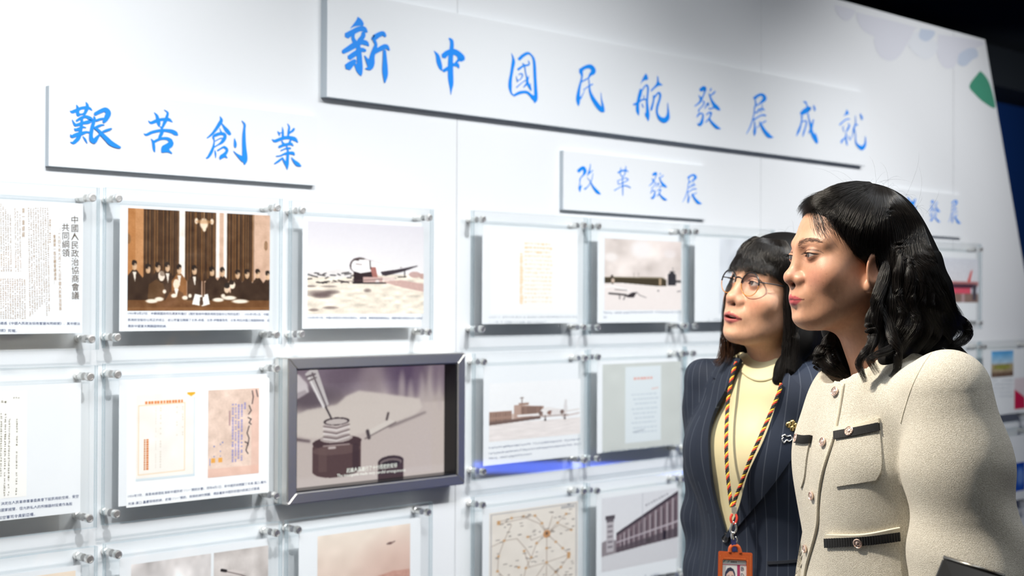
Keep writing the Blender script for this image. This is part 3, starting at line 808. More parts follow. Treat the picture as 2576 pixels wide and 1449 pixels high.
b = frame('L3a', 'acrylic frame with a photograph of an old propeller plane on rough ground', [(762, 528), (1081, 548), (1081, 835), (760, 841)])
p = Paint(260, 200, (236, 228, 224))
p.grad((222, 216, 220), (240, 234, 232), 0, .55)
p.rect(0, .56, 1, 1, (240, 226, 208)); p.noise(16, 5, 11, (1, .95, .9), mask=(p.y > .56) * 1.0, stretch=3)
p.poly([(0, .545), (.10, .555), (.25, .505), (.37, .55), (.37, .60), (0, .60)], (232, 224, 220))
r_ = random.Random(5)
for k in range(26): x_, y_ = r_.uniform(0, .4), r_.uniform(.55, .66); p.line([(x_, y_), (x_ + r_.uniform(.02, .06), y_ + r_.uniform(-.015, .015))], .012, (40, 34, 36))
p.ell(.435, .468, .088, .092, (96, 78, 78)); p.ell(.442, .474, .082, .086, (250, 245, 242)); p.line([(.47, .395), (.62, .432), (.74, .462), (.80, .478)], .008, (128, 108, 106)); p.poly([(.37, .42), (.44, .39), (.60, .42), (.80, .46), (.66, .57), (.42, .56), (.36, .50)], (250, 244, 240))
p.line([(.355, .50), (.36, .43), (.40, .395), (.47, .395)], .008, (50, 40, 40)); p.line([(.47, .395), (.60, .43), (.70, .46)], .005, (196, 180, 176)); p.line([(.385, .40), (.42, .405)], .018, (70, 52, 52)); p.line([(.40, .45), (.45, .455)], .008, (120, 96, 92))
p.poly([(.38, .53), (.44, .55), (.53, .53), (.58, .60), (.58, .66), (.38, .66)], (48, 34, 36)); p.poly([(.52, .48), (.57, .48), (.59, .60), (.55, .62)], (168, 108, 98)); p.line([(.52, .41), (.525, .50)], .012, (50, 40, 40))
p.poly([(.61, .53), (.80, .49), (.94, .45), (.945, .458), (.82, .52), (.66, .575), (.63, .57)], (62, 52, 58)); p.line([(.827, .51), (.827, .585)], .012, (50, 42, 44)); p.line([(.77, .585), (.84, .58)], .012, (40, 34, 36))
p.rect(.46, .59, .63, .65, (206, 172, 162)); p.ell(.585, .645, .018, .026, (240, 226, 220)); p.line([(.2, .655), (.75, .60)], .006, (90, 70, 70)); p.line([(.38, .66), (.66, .655)], .016, (40, 32, 34)); p.rect(.63, .59, .74, .63, (228, 206, 196))
p.poly([(.62, .64), (.80, .62), (1, .66), (1, .75), (.80, .70)], (206, 170, 160)); p.ell(.92, .555, .055, .035, (200, 166, 158)); p.ell(.99, .57, .03, .03, (196, 160, 150))
for cx, cy, rx, ry in ((.12, .80, .07, .03), (.10, .78, .10, .035), (.20, .76, .06, .02), (.19, .93, .06, .015), (.05, .955, .04, .015), (.5, .74, .03, .02), (.18, .70, .06, .01), (.03, .70, .04, .012)): p.ell(cx, cy, rx, ry, (84, 66, 66), .6, soft=.7)
p.noise(9, 1, 2, mask=(p.y > .5) * 1.0); p.noise(3, 1, 3); p.blur(1)
pic(b, p, (774, 555), (1065, 789))
ink(b, [line_text('1952年7月17日，中國人民航空公司在天津成立，以航測、專業性服務業務為主，隸屬中國人民航空公司一大隊部', 774, 799, 1063, 800.5, 6)], M_CAP)

so1 = W(228, 948, OFF_F + .011); so2 = W(221, 1305, OFF_F + .011)
b = frame('L1b', 'acrylic frame with a page of typed columns and three caption lines, below the printed proclamation', rect=(so1.x - FWD, so1.x, so2.z, so1.z))
p = Paint(60, 80, (253, 249, 243)); p.noise(2, 12, 3)
q0 = W(68, 1030, OFF_P); q1 = W(68, 1248, OFF_P)
pic_rect(b, p, q0.x - .19, q0.x, q1.z, W(0, 985, OFF_P).z, 'document_page')
parts = [glyph_blur((43, 1050), (41, 1246), 30, 4.2, OFF_P + .0006, 1, True), glyph_blur((24, 1051), (21, 1248), 32, 4.6, OFF_P + .0006, 2, True), glyph_blur((14, 1040), (11, 1249), 34, 4.6, OFF_P + .0006, 3, True), glyph_blur((4, 1038), (2, 1200), 26, 4.6, OFF_P + .0006, 4, True)]
parts += [glyph_blur((x, 1030), (x - 2, 1250), 34, 4.6, OFF_P + .0006, 30 + x, True) for x in range(-90, 0, 11)] + [glyph_blur((2, 1011), (18, 1010), 2, 9, OFF_P + .0006, 7), glyph_blur((33, 1001), (50, 1000), 3, 4, OFF_P + .0006, 8)]
ink(b, parts, mat('olive_ink', L(122, 114, 74), .6), 'typed_text')
ink(b, [line_text('，決定在人民革命軍事委員會下設民用航空局，受空', -6, 1268, 198, 1248, 8.5), line_text('由國家經營，但允許私人的飛機器材投資作為股', -6, 1284, 182, 1267, 8.5), line_text('知空軍司令員劉亞樓。', -4, 1303, 88, 1293, 8.5)], M_CAP)

b = frame('L2b', 'acrylic frame with two old documents side by side, left of the video screen', [(297, 942), (696, 927), (697, 1247), (294, 1294)])
pbg = Paint(80, 60, (253, 252, 250)); pbg.noise(1.5, 12, 9)
pic(b, pbg, (320, 965), (676, 1238), 'picture_ground')
def doc1():
    p = Paint(130, 180, (252, 244, 234)); p.noise(3, 16, 2)
    o = (240, 170, 90)
    for l in ([(.04, .13), (.82, .12), (.82, .92), (.04, .93), (.04, .13)],): p.line(l, .006, (238, 196, 142))
    r_ = random.Random(3)
    for k in range(13): p.rect(.15 + .05 * k, .085, .185 + .05 * k, .115, (226, 120, 50), .85)
    for k in range(14): p.rect(.13, .52 + .026 * k, .155, .54 + .026 * k, (200, 110, 50), .9); p.rect(.17, .52 + .026 * k, .21, .54 + .026 * k, (214, 110, 44), .9)
    for x in (.32, .40, .68, .78):
        for k in range(24 if x < .5 else 12):
            if r_.random() < .8: p.rect(x, .16 + .03 * k, x + .012, .178 + .03 * k, (206, 190, 170), .7)
    p.poly([(.86, 0), (1, 0), (1, .02), (.93, .05), (.86, .02)], (236, 180, 50)); p.rect(0, .97, 1, 1, (214, 226, 232), .8); p.rect(.97, .06, 1, 1, (214, 226, 232), .6)
    p.blur(1); return p
pd = W(342, 990, OFF_P); pe = W(490, 1200, OFF_P)
def pic2(base, paint, tl, br, name, off):
    a, b_ = W(*tl, off), W(*br, off)
    return color_grid(name, paint.a, (a.x, -off, a.z), (b_.x, -off, a.z), (a.x, -off, b_.z), (b_.x, -off, b_.z), M_PIC, base, base.location)
pic2(b, doc1(), (343, 993), (490, 1197), 'document', OFF_P + .0003)
def doc2():
    p = Paint(130, 210, (234, 206, 188)); p.noise(10, 14, 5); p.noise(5, 2, 6)
    p.rect(.85, 0, 1, 1, (232, 184, 166), .5); p.rect(0, .9, 1, 1, (236, 188, 168), .6)
    r_ = random.Random(8)
    for x, y0, y1 in ((.46, .17, .84), (.52, .17, .84), (.58, .18, .80), (.64, .18, .82), (.70, .16, .24)):
        k = y0
        while k < y1:
            if r_.random() < .85: p.rect(x, k, x + .03, k + .014, (104, 112, 200), .8)
            k += .022
    for pts in ([(.86, .03), (.88, .10), (.86, .18)], [(.80, .20), (.84, .26), (.79, .30)], [(.78, .34), (.84, .36), (.80, .40), (.84, .42)], [(.80, .44), (.76, .52), (.80, .58), (.78, .66)], [(.72, .62), (.78, .64), (.74, .72), (.78, .76)], [(.94, .02), (.97, .10)]): p.line(pts, .012, (44, 38, 48), .9)
    p.rect(.40, .25, .43, .42, (150, 110, 120), .6)
    for cx in (.10, .24): p.rect(cx - .04, .78, cx + .04, .835, (240, 168, 70), .9)
    for cx, cy in ((.12, .64), (.24, .62), (.24, .70), (.12, .755), (.24, .755), (.28, .60)): p.rect(cx - .01, cy, cx + .01, cy + .012, (90, 110, 190))
    p.rect(.03, .78, .05, .86, (90, 110, 190), .7); p.blur(1); return p
pic2(b, doc2(), (524, 982), (651, 1190), 'document', OFF_P + .0003)
ink(b, [line_text('1950年7月，周恩來總理批准新中國民航“八一”開航計劃。同年8月1日，新中國民航開闢了天津-漢口-廣州、', 322, 1249, 672, 1212, 7.6),
        line_text('天津-漢口-重慶兩條航線，史稱“八一”開航。兩條航線的開闢，標誌着新中國民航國內航線正式開通。', 322, 1268, 655, 1228, 7.6)], M_CAP)

hz = FR['L2a'][4] - FR['L2a'][3]
so1 = W(227, 1407, OFF_F + .011)
b = frame('L1c', 'acrylic frame with a pale orange print, lowest of the leftmost column', rect=(so1.x - FWD, so1.x, so1.z - hz, so1.z))
p = Paint(80, 60, (250, 226, 200)); p.grad((252, 232, 210), (240, 206, 176)); p.noise(4, 10, 3)
q0 = W(190, 1440, OFF_P); pic_rect(b, p, q0.x - .25, q0.x, q0.z - .2, q0.z + .004)
tl, tr = W(298, 1398, OFF_F + .011), W(697, 1339, OFF_F + .011)
zt = (tl.z + tr.z) / 2
b = frame('L2c', 'acrylic frame with two grey photographs of parked aircraft, under the two documents', rect=(tl.x, tr.x, zt - hz, zt))
p = Paint(150, 150, (226, 218, 214)); p.noise(16, 26, 3); p.noise(6, 8, 4); p.poly([(0, .75), (.4, .62), (1, .7), (1, 1), (0, 1)], (150, 134, 130)); p.blur(2)
q0, q1 = W(330, 1420, OFF_P), W(531, 1393, OFF_P); q2 = W(538, 1391, OFF_P); q3 = W(675, 1372, OFF_P)
ztop = (q0.z + q1.z + q2.z + q3.z) / 4
pic_rect(b, p, q0.x, q1.x, ztop - .21, ztop)
p = Paint(150, 210, (214, 204, 198)); p.noise(12, 20, 8); p.rect(0, .78, 1, 1, (176, 160, 152))
p.poly([(0, .26), (.3, .27), (.7, .36), (1, .50), (1, .62), (.6, .60), (0, .62)], (206, 184, 174)); p.poly([(0, .38), (.4, .42), (1, .55), (1, .66), (0, .66)], (172, 146, 140))
p.poly([(.10, .20), (.35, .20), (.60, .25), (.40, .26), (.14, .24)], (222, 210, 204)); p.line([(.0, .30), (.2, .32), (.45, .37)], .02, (60, 48, 48)); p.line([(.14, .19), (.22, .205)], .03, (36, 30, 32)); p.line([(.22, .21), (.5, .27), (1, .43)], .008, (100, 84, 82))
for x, y in ((.52, .29), (.63, .335), (.73, .375), (.82, .42)): p.rect(x, y, x + .025, y + .04, (40, 34, 36))
p.poly([(.43, .42), (.46, .33), (.46, .42)], (40, 34, 36)); p.rect(.3, .62, .36, .8, (60, 50, 50)); p.rect(.7, .64, .75, .8, (60, 50, 50)); p.noise(5, 1, 3); p.blur(1)
pic_rect(b, p, q2.x, q3.x, ztop - .21, ztop)
tl, tr = W(752, 1333, OFF_F + .011), W(1079, 1290, OFF_F + .011)
zt = (tl.z + tr.z) / 2
b = frame('L3c', 'acrylic frame with a sepia photograph of a small plane in dusky sky', rect=(tl.x, tr.x, zt - hz, zt))
p = Paint(160, 140, (240, 222, 206)); p.grad((244, 228, 212), (222, 190, 174)); p.noise(4, 14, 3); p.ell(1.0, .5, .5, .4, (206, 160, 146), .4, soft=.9)
p.ell(.77, .20, .032, .012, (120, 90, 84)); p.line([(.74, .205), (.80, .195), (.825, .185)], .012, (110, 84, 80))
p.poly([(0, .62), (.3, .60), (.45, .56), (.6, .57), (.8, .53), (1, .54), (1, 1), (0, 1)], (206, 158, 142)); p.line([(.05, .60), (.14, .575), (.22, .60), (.31, .60)], .022, (52, 40, 40)); p.rect(.03, .60, .33, .66, (60, 46, 46)); p.noise(8, 2, 8, mask=(p.y > .55) * 1.0); p.blur(1)
q0, q1 = W(799, 1346, OFF_P), W(1032, 1320, OFF_P); zz = (q0.z + q1.z) / 2
pic_rect(b, p, q0.x, q1.x, zz - .205, zz)

# ---- the middle block
b = frame('C1a', 'acrylic frame with a pale sheet bearing faint orange handwriting, first of the middle block', [(1217, 551), (1472, 567), (1470, 825), (1215, 826)])
p = Paint(180, 170, (247, 244, 242)); p.ell(.5, .5, .75, .75, (252, 251, 250), .8, soft=.8)
p.rect(.33, .10, .72, .96, (252, 247, 240))
r_ = random.Random(9)
for k in range(15):
    y_ = .14 + .05 * k
    x_ = .38
    while x_ < .68:
        w_ = r_.uniform(.01, .03)
        p.rect(x_, y_, x_ + w_, y_ + r_.uniform(.008, .02), (250, 214, 168) if k > 2 else (248, 190, 120), .7 if k > 2 else .9); x_ += w_ + r_.uniform(.005, .02)
for k in range(22): p.rect(.325, .27 + .028 * k, .35 + r_.uniform(0, .012), .285 + .028 * k, (248, 190, 116), .75)
p.blur(2)
pic(b, p, (1235, 577), (1452, 790))
ink(b, [glyph_blur((1230, 798), (1453, 797), 46, 4.5, OFF_P + .0004, 3, dens=.7), glyph_blur((1230, 810), (1375, 810), 30, 4.5, OFF_P + .0004, 4, dens=.7)], M_GREY_INK)

b = frame('C2a', 'acrylic frame with a photograph of a long low terminal and dark control tower', [(1508, 570), (1727, 582), (1722, 820), (1507, 824)])
p = Paint(200, 190, (234, 220, 212)); p.noise(14, 34, 5); p.noise(5, 12, 6); p.ell(.47, .13, .13, .12, (246, 238, 234), soft=.6); p.ell(.85, .18, .08, .06, (246, 238, 234), soft=.6); p.ell(.08, .26, .08, .06, (244, 234, 228), soft=.6); p.ell(.9, .1, .2, .14, (226, 208, 202), .5, soft=.9)
p.rect(0, .60, 1, 1, (242, 230, 224))
p.poly([(0, .535), (.14, .535), (.74, .54), (.80, .56), (.80, .65), (.70, .655), (.20, .615), (0, .62)], (72, 62, 46)); p.poly([(0, .535), (.74, .525), (.80, .55), (.72, .55), (0, .55)], (132, 120, 96)); p.rect(.70, .545, .73, .64, (186, 160, 130))
p.poly([(.82, .48), (.85, .46), (.86, .43), (.89, .43), (.90, .46), (.93, .48), (.93, .64), (.82, .64)], (56, 54, 58)); p.rect(.84, .435, .92, .45, (56, 54, 58)); p.rect(.93, .565, 1, .60, (84, 78, 78)); p.line([(.89, .42), (.885, .38)], .006, (80, 76, 78))
p.line([(.095, .52), (.10, .62)], .03, (70, 58, 50)); p.ell(.105, .585, .02, .03, (214, 190, 170)); p.line([(.37, .53), (.37, .47)], .004, (120, 110, 100)); p.line([(.43, .53), (.43, .47)], .004, (120, 110, 100))
p.line([(0, .68), (.1, .66), (.3, .72)], .02, (250, 244, 240)); p.line([(.13, .71), (.28, .72)], .01, (110, 96, 92)); p.line([(.06, .765), (.18, .775), (.27, .785)], .025, (66, 58, 58)); p.poly([(.26, .80), (.36, .745), (.41, .745), (.37, .82), (.30, .82)], (60, 52, 54)); p.line([(.40, .74), (.45, .79), (.53, .82)], .008, (90, 80, 80)); p.line([(.19, .79), (.19, .84)], .012, (70, 60, 60)); p.line([(.26, .80), (.24, .85)], .012, (70, 60, 60)); p.ell(.69, .72, .012, .012, (100, 90, 90)); p.line([(.95, .73), (1, .72)], .012, (100, 90, 90))
p.noise(3, 1, 6); p.blur(1)
pic(b, p, (1521, 599), (1713, 780))
ink(b, [glyph_blur((1518, 787), (1714, 785), 44, 5, OFF_P + .0004, 5), glyph_blur((1518, 798), (1527, 798), 2, 5, OFF_P + .0004, 6)], M_CAP)

tl, bl = W(1754, 583, OFF_F + .011), W(1752, 820, OFF_F + .011)
x3 = (tl.x + bl.x) / 2
b = frame('C3a', 'acrylic frame with a pale grey print, partly behind the woman wearing glasses', rect=(x3, x3 + FWD, bl.z, tl.z))
p = Paint(120, 120, (228, 230, 234)); p.noise(5, 20, 3); p.ell(.45, .35, .25, .2, (170, 174, 182), .7, soft=.8); p.rect(0, .7, 1, 1, (222, 224, 228)); p.blur(1)
q0, q1 = W(1810, 600, OFF_P), W(1810, 790, OFF_P); pic_rect(b, p, q0.x, q0.x + .30, q1.z, q0.z)
ink(b, [glyph_blur((1781, 804), (1850, 803), 16, 5, OFF_P + .0004, 12)], M_GREY_INK)

b = frame('C1b', 'acrylic frame with a photograph of a propeller airliner at a terminal', [(1219, 912), (1475, 900), (1472, 1157), (1219, 1188)])
p = Paint(220, 190, (248, 246, 245)); p.rect(0, .70, 1, 1, (240, 230, 225)); p.noise(5, 3, 2, mask=(p.y > .7) * 1.0, stretch=6)
bw = (170, 138, 122); bd = (104, 82, 74)
p.rect(0, .49, .235, .68, bw); p.rect(.235, .55, .28, .66, (214, 192, 180)); p.poly([(.26, .40), (.58, .45), (.58, .62), (.26, .68)], bw); p.rect(.31, .37, .42, .41, bw); p.line([(.345, .27), (.345, .38)], .012, (140, 120, 112)); p.rect(.325, .275, .365, .29, (140, 120, 112))
for k in range(9): p.rect(.015 + .025 * k, .51, .025 + .025 * k, .58, bd, .6); p.rect(.015 + .025 * k, .62, .025 + .025 * k, .67, bd, .8)
for k in range(10): p.rect(.345 + .022 * k, .44, .357 + .022 * k, .57, bd, .8)
p.rect(.26, .40, .33, .68, (190, 160, 145)); p.poly([(0, .66), (.28, .64), (.55, .62), (.55, .67), (0, .72)], (120, 98, 90))
p.poly([(.29, .575), (.56, .57), (.56, .615), (.30, .61)], (244, 238, 234)); p.ell(.63, .55, .085, .075, (242, 236, 232)); p.ell(.66, .575, .04, .04, (150, 116, 104)); p.poly([(.68, .50), (.84, .54), (.84, .62), (.66, .62)], (236, 228, 224)); p.poly([(.82, .36), (.845, .36), (.85, .58), (.80, .58)], (226, 220, 218)); p.line([(.78, .58), (.98, .55)], .02, (226, 216, 210)); p.line([(.80, .66), (.98, .62)], .03, (214, 200, 194))
for x_ in (.55, .79): p.ell(x_, .575, .022, .04, (130, 108, 100))
for x_ in (.60, .82): p.line([(x_, .62), (x_, .70)], .014, (96, 78, 74)); p.ell(x_, .70, .012, .018, (70, 56, 54))
p.rect(.56, .62, .86, .645, (150, 124, 114), .6); p.noise(4, 1, 3); p.blur(1)
q0, q1 = W(1231, 965, OFF_P), W(1231, 1112, OFF_P); q2 = W(1460, 1000, OFF_P); pic_rect(b, p, q0.x, q2.x, q1.z, q0.z)
ink(b, [glyph_blur((1229, 1127), (1460, 1104), 50, 4.8, OFF_P + .0004, 3), glyph_blur((1229, 1141), (1462, 1116), 50, 4.8, OFF_P + .0004, 4), glyph_blur((1229, 1154), (1338, 1142), 24, 4.8, OFF_P + .0004, 5)], M_CAP)

b = frame('C2b', 'acrylic frame with a grey-green print of a narrow letter', [(1508, 899), (1722, 890), (1721, 1130), (1505, 1154)])
p = Paint(150, 150, (208, 210, 204)); p.noise(2, 20, 3); p.rect(.28, .04, .74, .92, (226, 231, 232)); 
for k in range(6): p.rect(.39 + .042 * k, .165, .42 + .042 * k, .195, (232, 156, 140), .8)
p.line([(.62, .31), (.70, .30)], .008, (232, 170, 156)); r_ = random.Random(4)
for k in range(9):
    x_ = .36 + .02 * (k % 3)
    while x_ < .66: w_ = r_.uniform(.02, .05); p.rect(x_, .36 + .055 * k, x_ + w_, .372 + .055 * k, (176, 186, 196), .6); x_ += w_ + .01
p.line([(.38, .80), (.52, .78)], .012, (150, 156, 166), .7); p.blur(1)
pic(b, p, (1516, 917), (1711, 1118))
ink(b, [glyph_blur((1514, 1138), (1712, 1118), 46, 5, OFF_P + .0004, 23)], M_CAP)

x3b = x3 - .01
b = frame('C3b', 'acrylic frame edge showing behind the dark pinstriped shoulder, middle row', rect=(x3b, x3b + FWD, FR['C2b'][3], FR['C2b'][4]))
p = Paint(40, 40, (226, 228, 232)); p.noise(4, 8, 2); pic_rect(b, p, x3b + .05, x3b + .34, FR['C2b'][3] + .06, FR['C2b'][4] - .05)

tl, tr = W(1217, 1268, OFF_F + .011), W(1471, 1240, OFF_F + .011); zt = (tl.z + tr.z) / 2
b = frame('C1c', 'acrylic frame with a cream route map of lines and orange dots', rect=(tl.x, tr.x, zt - hz, zt))
p = Paint(220, 260, (238, 228, 216)); p.noise(3, 16, 2)
for e in ([(.02, .02), (.98, .02), (.98, .98), (.02, .98), (.02, .02)],): p.line(e, .006, (150, 150, 156))
ln = (150, 128, 112); nd = (206, 160, 112); C0 = (.635, .30)
for q in ([(.10, .10), (.24, .08), (.37, .08), (.50, .09), (.58, .18), C0], [(.10, .12), (.40, .10), (.55, .18), C0], [C0, (.76, .20), (.86, .12)], [C0, (.78, .22), (.92, .30)], [C0, (.52, .38), (.46, .52), (.40, .62)], [C0, (.635, .45), (.635, .60), (.63, .85)], [C0, (.74, .40), (.82, .48), (.90, .56)], [(.90, .56), (.63, .60), (.42, .62)], [(.90, .56), (.80, .68), (.66, .78)], [(.16, .30), (.10, .45), (.09, .60), (.16, .68)], [(.16, .30), (.30, .30), (.40, .42), (.46, .52)], [(.16, .30), (.24, .15)], [(.16, .30), (.03, .34)], [(.40, .62), (.36, .80), (.42, .92)], [(.63, .60), (.50, .75), (.36, .80)], [(.63, .60), (.74, .72), (.80, .80)], [C0, (.46, .34), (.44, .30)], [C0, (.70, .12)], [(.38, .44), (.44, .62)]): p.line(q, .0045, ln)
for x, y in ((.10, .10), (.24, .08), (.37, .08), (.50, .09), (.58, .18), (.76, .20), (.86, .12), (.92, .30), (.52, .38), (.46, .52), (.40, .62), (.635, .45), (.635, .60), (.74, .40), (.82, .48), (.90, .56), (.80, .68), (.16, .30), (.10, .45), (.09, .60), (.38, .44), (.36, .80), (.32, .60), (.42, .30), (.50, .75), (.74, .72), (.63, .85)): p.ell(x, y, .016, .013, nd)
p.ell(C0[0], C0[1], .042, .042, (206, 152, 104)); p.ell(C0[0], C0[1] - .005, .015, .018, (110, 84, 66)); p.rect(.875, .53, .91, .60, (206, 160, 112)); p.rect(.08, .09, .12, .13, nd)
r_ = random.Random(2)
for k in range(95):
    x, y = r_.uniform(.05, .93), r_.uniform(.05, .95); p.rect(x, y, x + r_.uniform(.02, .05), y + .009, (112, 100, 94), .75)
p.rect(.80, .03, .96, .06, (140, 140, 146), .5); p.poly([(.86, .015), (.92, .015), (.89, .03)], (90, 96, 110)); p.blur(1)
q0, q2 = W(1231, 1290, OFF_P), W(1454, 1262, OFF_P); zz = (q0.z + q2.z) / 2; pic_rect(b, p, q0.x, q2.x, zz - .255, zz)

tl, tr = W(1505, 1234, OFF_F + .011), W(1720, 1207, OFF_F + .011); zt = (tl.z + tr.z) / 2
b = frame('C2c', 'acrylic frame with a grey photograph of a long columned terminal', rect=(tl.x, tr.x, zt - hz, zt))
p = Paint(220, 190, (226, 224, 226)); p.grad((228, 226, 228), (236, 234, 234), 0, .7)
p.poly([(0, .60), (.10, .56), (.18, .60), (.18, .78), (0, .80)], (150, 140, 142)); p.rect(.06, .28, .15, .74, (196, 188, 190)); p.rect(.045, .25, .165, .30, (90, 82, 86)); p.rect(.06, .30, .15, .335, (110, 102, 106))
for k in range(5): p.rect(.075, .38 + .07 * k, .135, .41 + .07 * k, (140, 132, 136))
p.poly([(.18, .52), (1, .06), (1, .70), (.18, .77)], (122, 104, 108)); p.poly([(.18, .50), (1, .04), (1, .09), (.18, .54)], (72, 62, 68))
for k in range(11):
    x_ = .23 + .77 * (k / 11) ** 1.15; yt = .54 - .47 * (x_ - .18) / .82; p.rect(x_, yt + .02, x_ + .008 + .01 * x_, .74 - .05 * x_, (196, 184, 186)); p.rect(x_ + .012 + .01 * x_, yt + .05, x_ + .03 + .02 * x_, .72 - .04 * x_, (84, 72, 78), .7)
p.poly([(.18, .62), (1, .46), (1, .49), (.18, .64)], (196, 184, 188), .9); p.poly([(.18, .70), (1, .56), (1, .70), (.18, .77)], (84, 74, 78), .7)
p.line([(.52, .0), (.52, .6)], .005, (170, 170, 176)); p.poly([(0, .79), (.5, .74), (1, .70), (1, 1), (0, 1)], (222, 219, 220)); p.rect(.80, .58, .83, .70, (40, 34, 40)); p.ell(.60, .68, .03, .03, (80, 72, 72)); p.noise(4, 1, 3); p.blur(1)
for k in range(9): p.rect(.56 + .035 * k, .165 - .014 * k, .58 + .035 * k, .195 - .014 * k, (150, 146, 152), .8)
q0, q2 = W(1514, 1262, OFF_P), W(1706, 1240, OFF_P); zz = (q0.z + q2.z) / 2; pic_rect(b, p, q0.x, q2.x, zz - .195, zz + .012)
ink(b, [glyph_blur((1617, 1449), (1660, 1444), 9, 5, OFF_P + .0004, 31)], M_CAP)
b = frame('C3c', 'acrylic frame edge low down behind the dark pinstriped jacket', rect=(x3b, x3b + FWD, FR['C2c'][3], FR['C2c'][4]))
p = Paint(40, 40, (210, 214, 222)); p.noise(6, 8, 2); pic_rect(b, p, x3b + .05, x3b + .34, FR['C2c'][3] + .06, FR['C2c'][4] - .05)

# ---- the right block, mostly behind the visitors
tr, br = W(2470, 628, OFF_F + .011), W(2470, 824, OFF_F + .011)
xr = tr.x; zr1, zr0 = tr.z, tr.z - hz
b = frame('R1a', 'acrylic frame with a red building and red tail fin, right of the dark curls', rect=(xr - FWD, xr, zr0, zr1))
p = Paint(160, 130, (220, 220, 226)); p.grad((222, 222, 228), (232, 228, 230), 0, .55); p.rect(0, .52, 1, .62, (196, 130, 128)); p.rect(.02, .58, .96, .68, (84, 52, 66)); p.rect(.0, .68, .82, .80, (226, 90, 110)); p.rect(0, .80, 1, 1, (146, 118, 108)); p.poly([(.74, .52), (.82, .28), (.86, .25), (.80, .54)], (220, 52, 44)); p.rect(.86, .58, .95, .95, (80, 74, 84)); p.rect(.60, .80, .67, 1, (190, 160, 160)); p.noise(5, 3, 3); p.blur(1)
q0, q1 = W(2461, 652, OFF_P), W(2461, 761, OFF_P); pic_rect(b, p, q0.x - .33, q0.x, q1.z, q0.z)
rz = FR['C1b'][3], FR['C1b'][4]; rz = (W(2478, 1041, OFF_F + .011).z, W(2478, 873, OFF_F + .011).z); rz = (rz[1] - hz, rz[1])
b = frame('R1b', 'acrylic frame edge between the cream shoulder and the landscape print', rect=(xr - FWD, xr, rz[0], rz[1]))
p = Paint(40, 40, (226, 228, 232)); p.noise(4, 8, 2); pic_rect(b, p, xr - .34, xr - .04, rz[0] + .06, rz[1] - .05)
xl = W(2480, 873, OFF_F + .011).x
b = frame('R2b', 'acrylic frame with a small landscape picture and a red block at the far right', rect=(xl, xl + FWD, rz[0], rz[1]))
p = Paint(70, 70, (90, 160, 220)); p.grad((84, 168, 226), (196, 214, 226), 0, .5); p.noise(10, 8, 3, mask=(p.y < .5) * 1.0); p.rect(0, .5, 1, 1, (176, 156, 124)); p.ell(.5, .62, .4, .09, (150, 150, 70), soft=.5); p.rect(0, .82, 1, 1, (120, 96, 80)); p.noise(12, 4, 5, mask=(p.y > .5) * 1.0); p.blur(1)
pic(b, p, (2494, 884), (2549, 946))
p = Paint(60, 70, (230, 214, 216)); p.poly([(0, .35), (1, .65), (1, 1), (0, 1)], (206, 30, 78)); p.blur(1)
q0 = W(2552, 1030, OFF_P); pic_rect(b, p, q0.x, FR['R2b'][5][1] - .012, q0.z, q0.z + .125)
ink(b, [glyph_blur((2493, y_), (2548, y_ - 1), 13, 4.5, OFF_P + .0004, 40 + y_, dens=.8) for y_ in (957, 967, 977, 987, 997)], M_GREY_INK)
zt = W(2500, 1098, OFF_F + .011).z
b = frame('R2c', 'acrylic frame with blue and violet prints low at the far right', rect=(xl, xl + FWD, zt - hz, zt))
for tlp, brp, cc in (((2526, 1146), (2545, 1200), (120, 110, 190)), ((2549, 1166), (2630, 1222), (30, 80, 180))):
    p = Paint(40, 40, cc); p.noise(16, 10, 2); p.ell(.6, .5, .3, .3, (200, 220, 250), .5, soft=.6); q0, q1 = W(*tlp, OFF_P), W(*brp, OFF_P); pic_rect(b, p, q0.x, min(q1.x, FR['R2c'][5][1] - .012), q1.z, q0.z)

# ------------------------------------------------------------------ video screen
tv = thing('video_screen', 'wall video screen in a steel frame showing an ink bottle and pen', 'screen', (W(726, 900, .055).x, 0, W(721, 1272, .055).z))
TVX = [W(724, 1086, .055).x, W(1171, 1050, .055).x]; TVZ = [(W(721, 1272, .055).z + W(1171, 1218, .055).z) / 2, (W(726, 900, .055).z + W(1171, 888, .055).z) / 2]
bw_ = 0.026
def tvbar(pts, name='frame_bar'):
    bm = bmesh.new()
    a = [bm.verts.new((x - tv.location.x, -.055, z - tv.location.z)) for x, z in pts]; b_ = [bm.verts.new((x - tv.location.x, -.001, z - tv.location.z)) for x, z in pts]
    bm.faces.new(a); bm.faces.new(b_[::-1])
    for i in range(4): bm.faces.new((a[i], b_[i], b_[(i + 1) % 4], a[(i + 1) % 4]))
    bmesh.ops.recalc_face_normals(bm, faces=bm.faces)
    bmesh.ops.bevel(bm, geom=bm.edges[:], offset=.0022, segments=2, affect='EDGES')
    return link(name, bm_me(bm, name), M_STEEL, tv)
(x0, x1), (z0, z1) = TVX, TVZ
i0, i1, j0, j1 = x0 + bw_, x1 - bw_, z0 + bw_, z1 - bw_
tvbar([(x0, z0), (x1, z0), (i1, j0), (i0, j0)]); tvbar([(x1, z0), (x1, z1), (i1, j1), (i1, j0)]); tvbar([(x1, z1), (x0, z1), (i0, j1), (i1, j1)]); tvbar([(x0, z1), (x0, z0), (i0, j0), (i0, j1)])
M_BEZEL = mat('black_bezel', (0.008, 0.009, 0.011), 0.3)
bm = bmesh.new(); t_ = .004
for q in ((i0 - t_, i0, j0, j1), (i1, i1 + t_, j0, j1), (i0 - t_, i1 + t_, j0 - t_, j0), (i0 - t_, i1 + t_, j1, j1 + t_)):
    pass
box(bm, i0 + .0003 - tv.location.x, i1 - .0003 - tv.location.x, -.006, -.002, j0 + .0003 - tv.location.z, j1 - .0003 - tv.location.z)
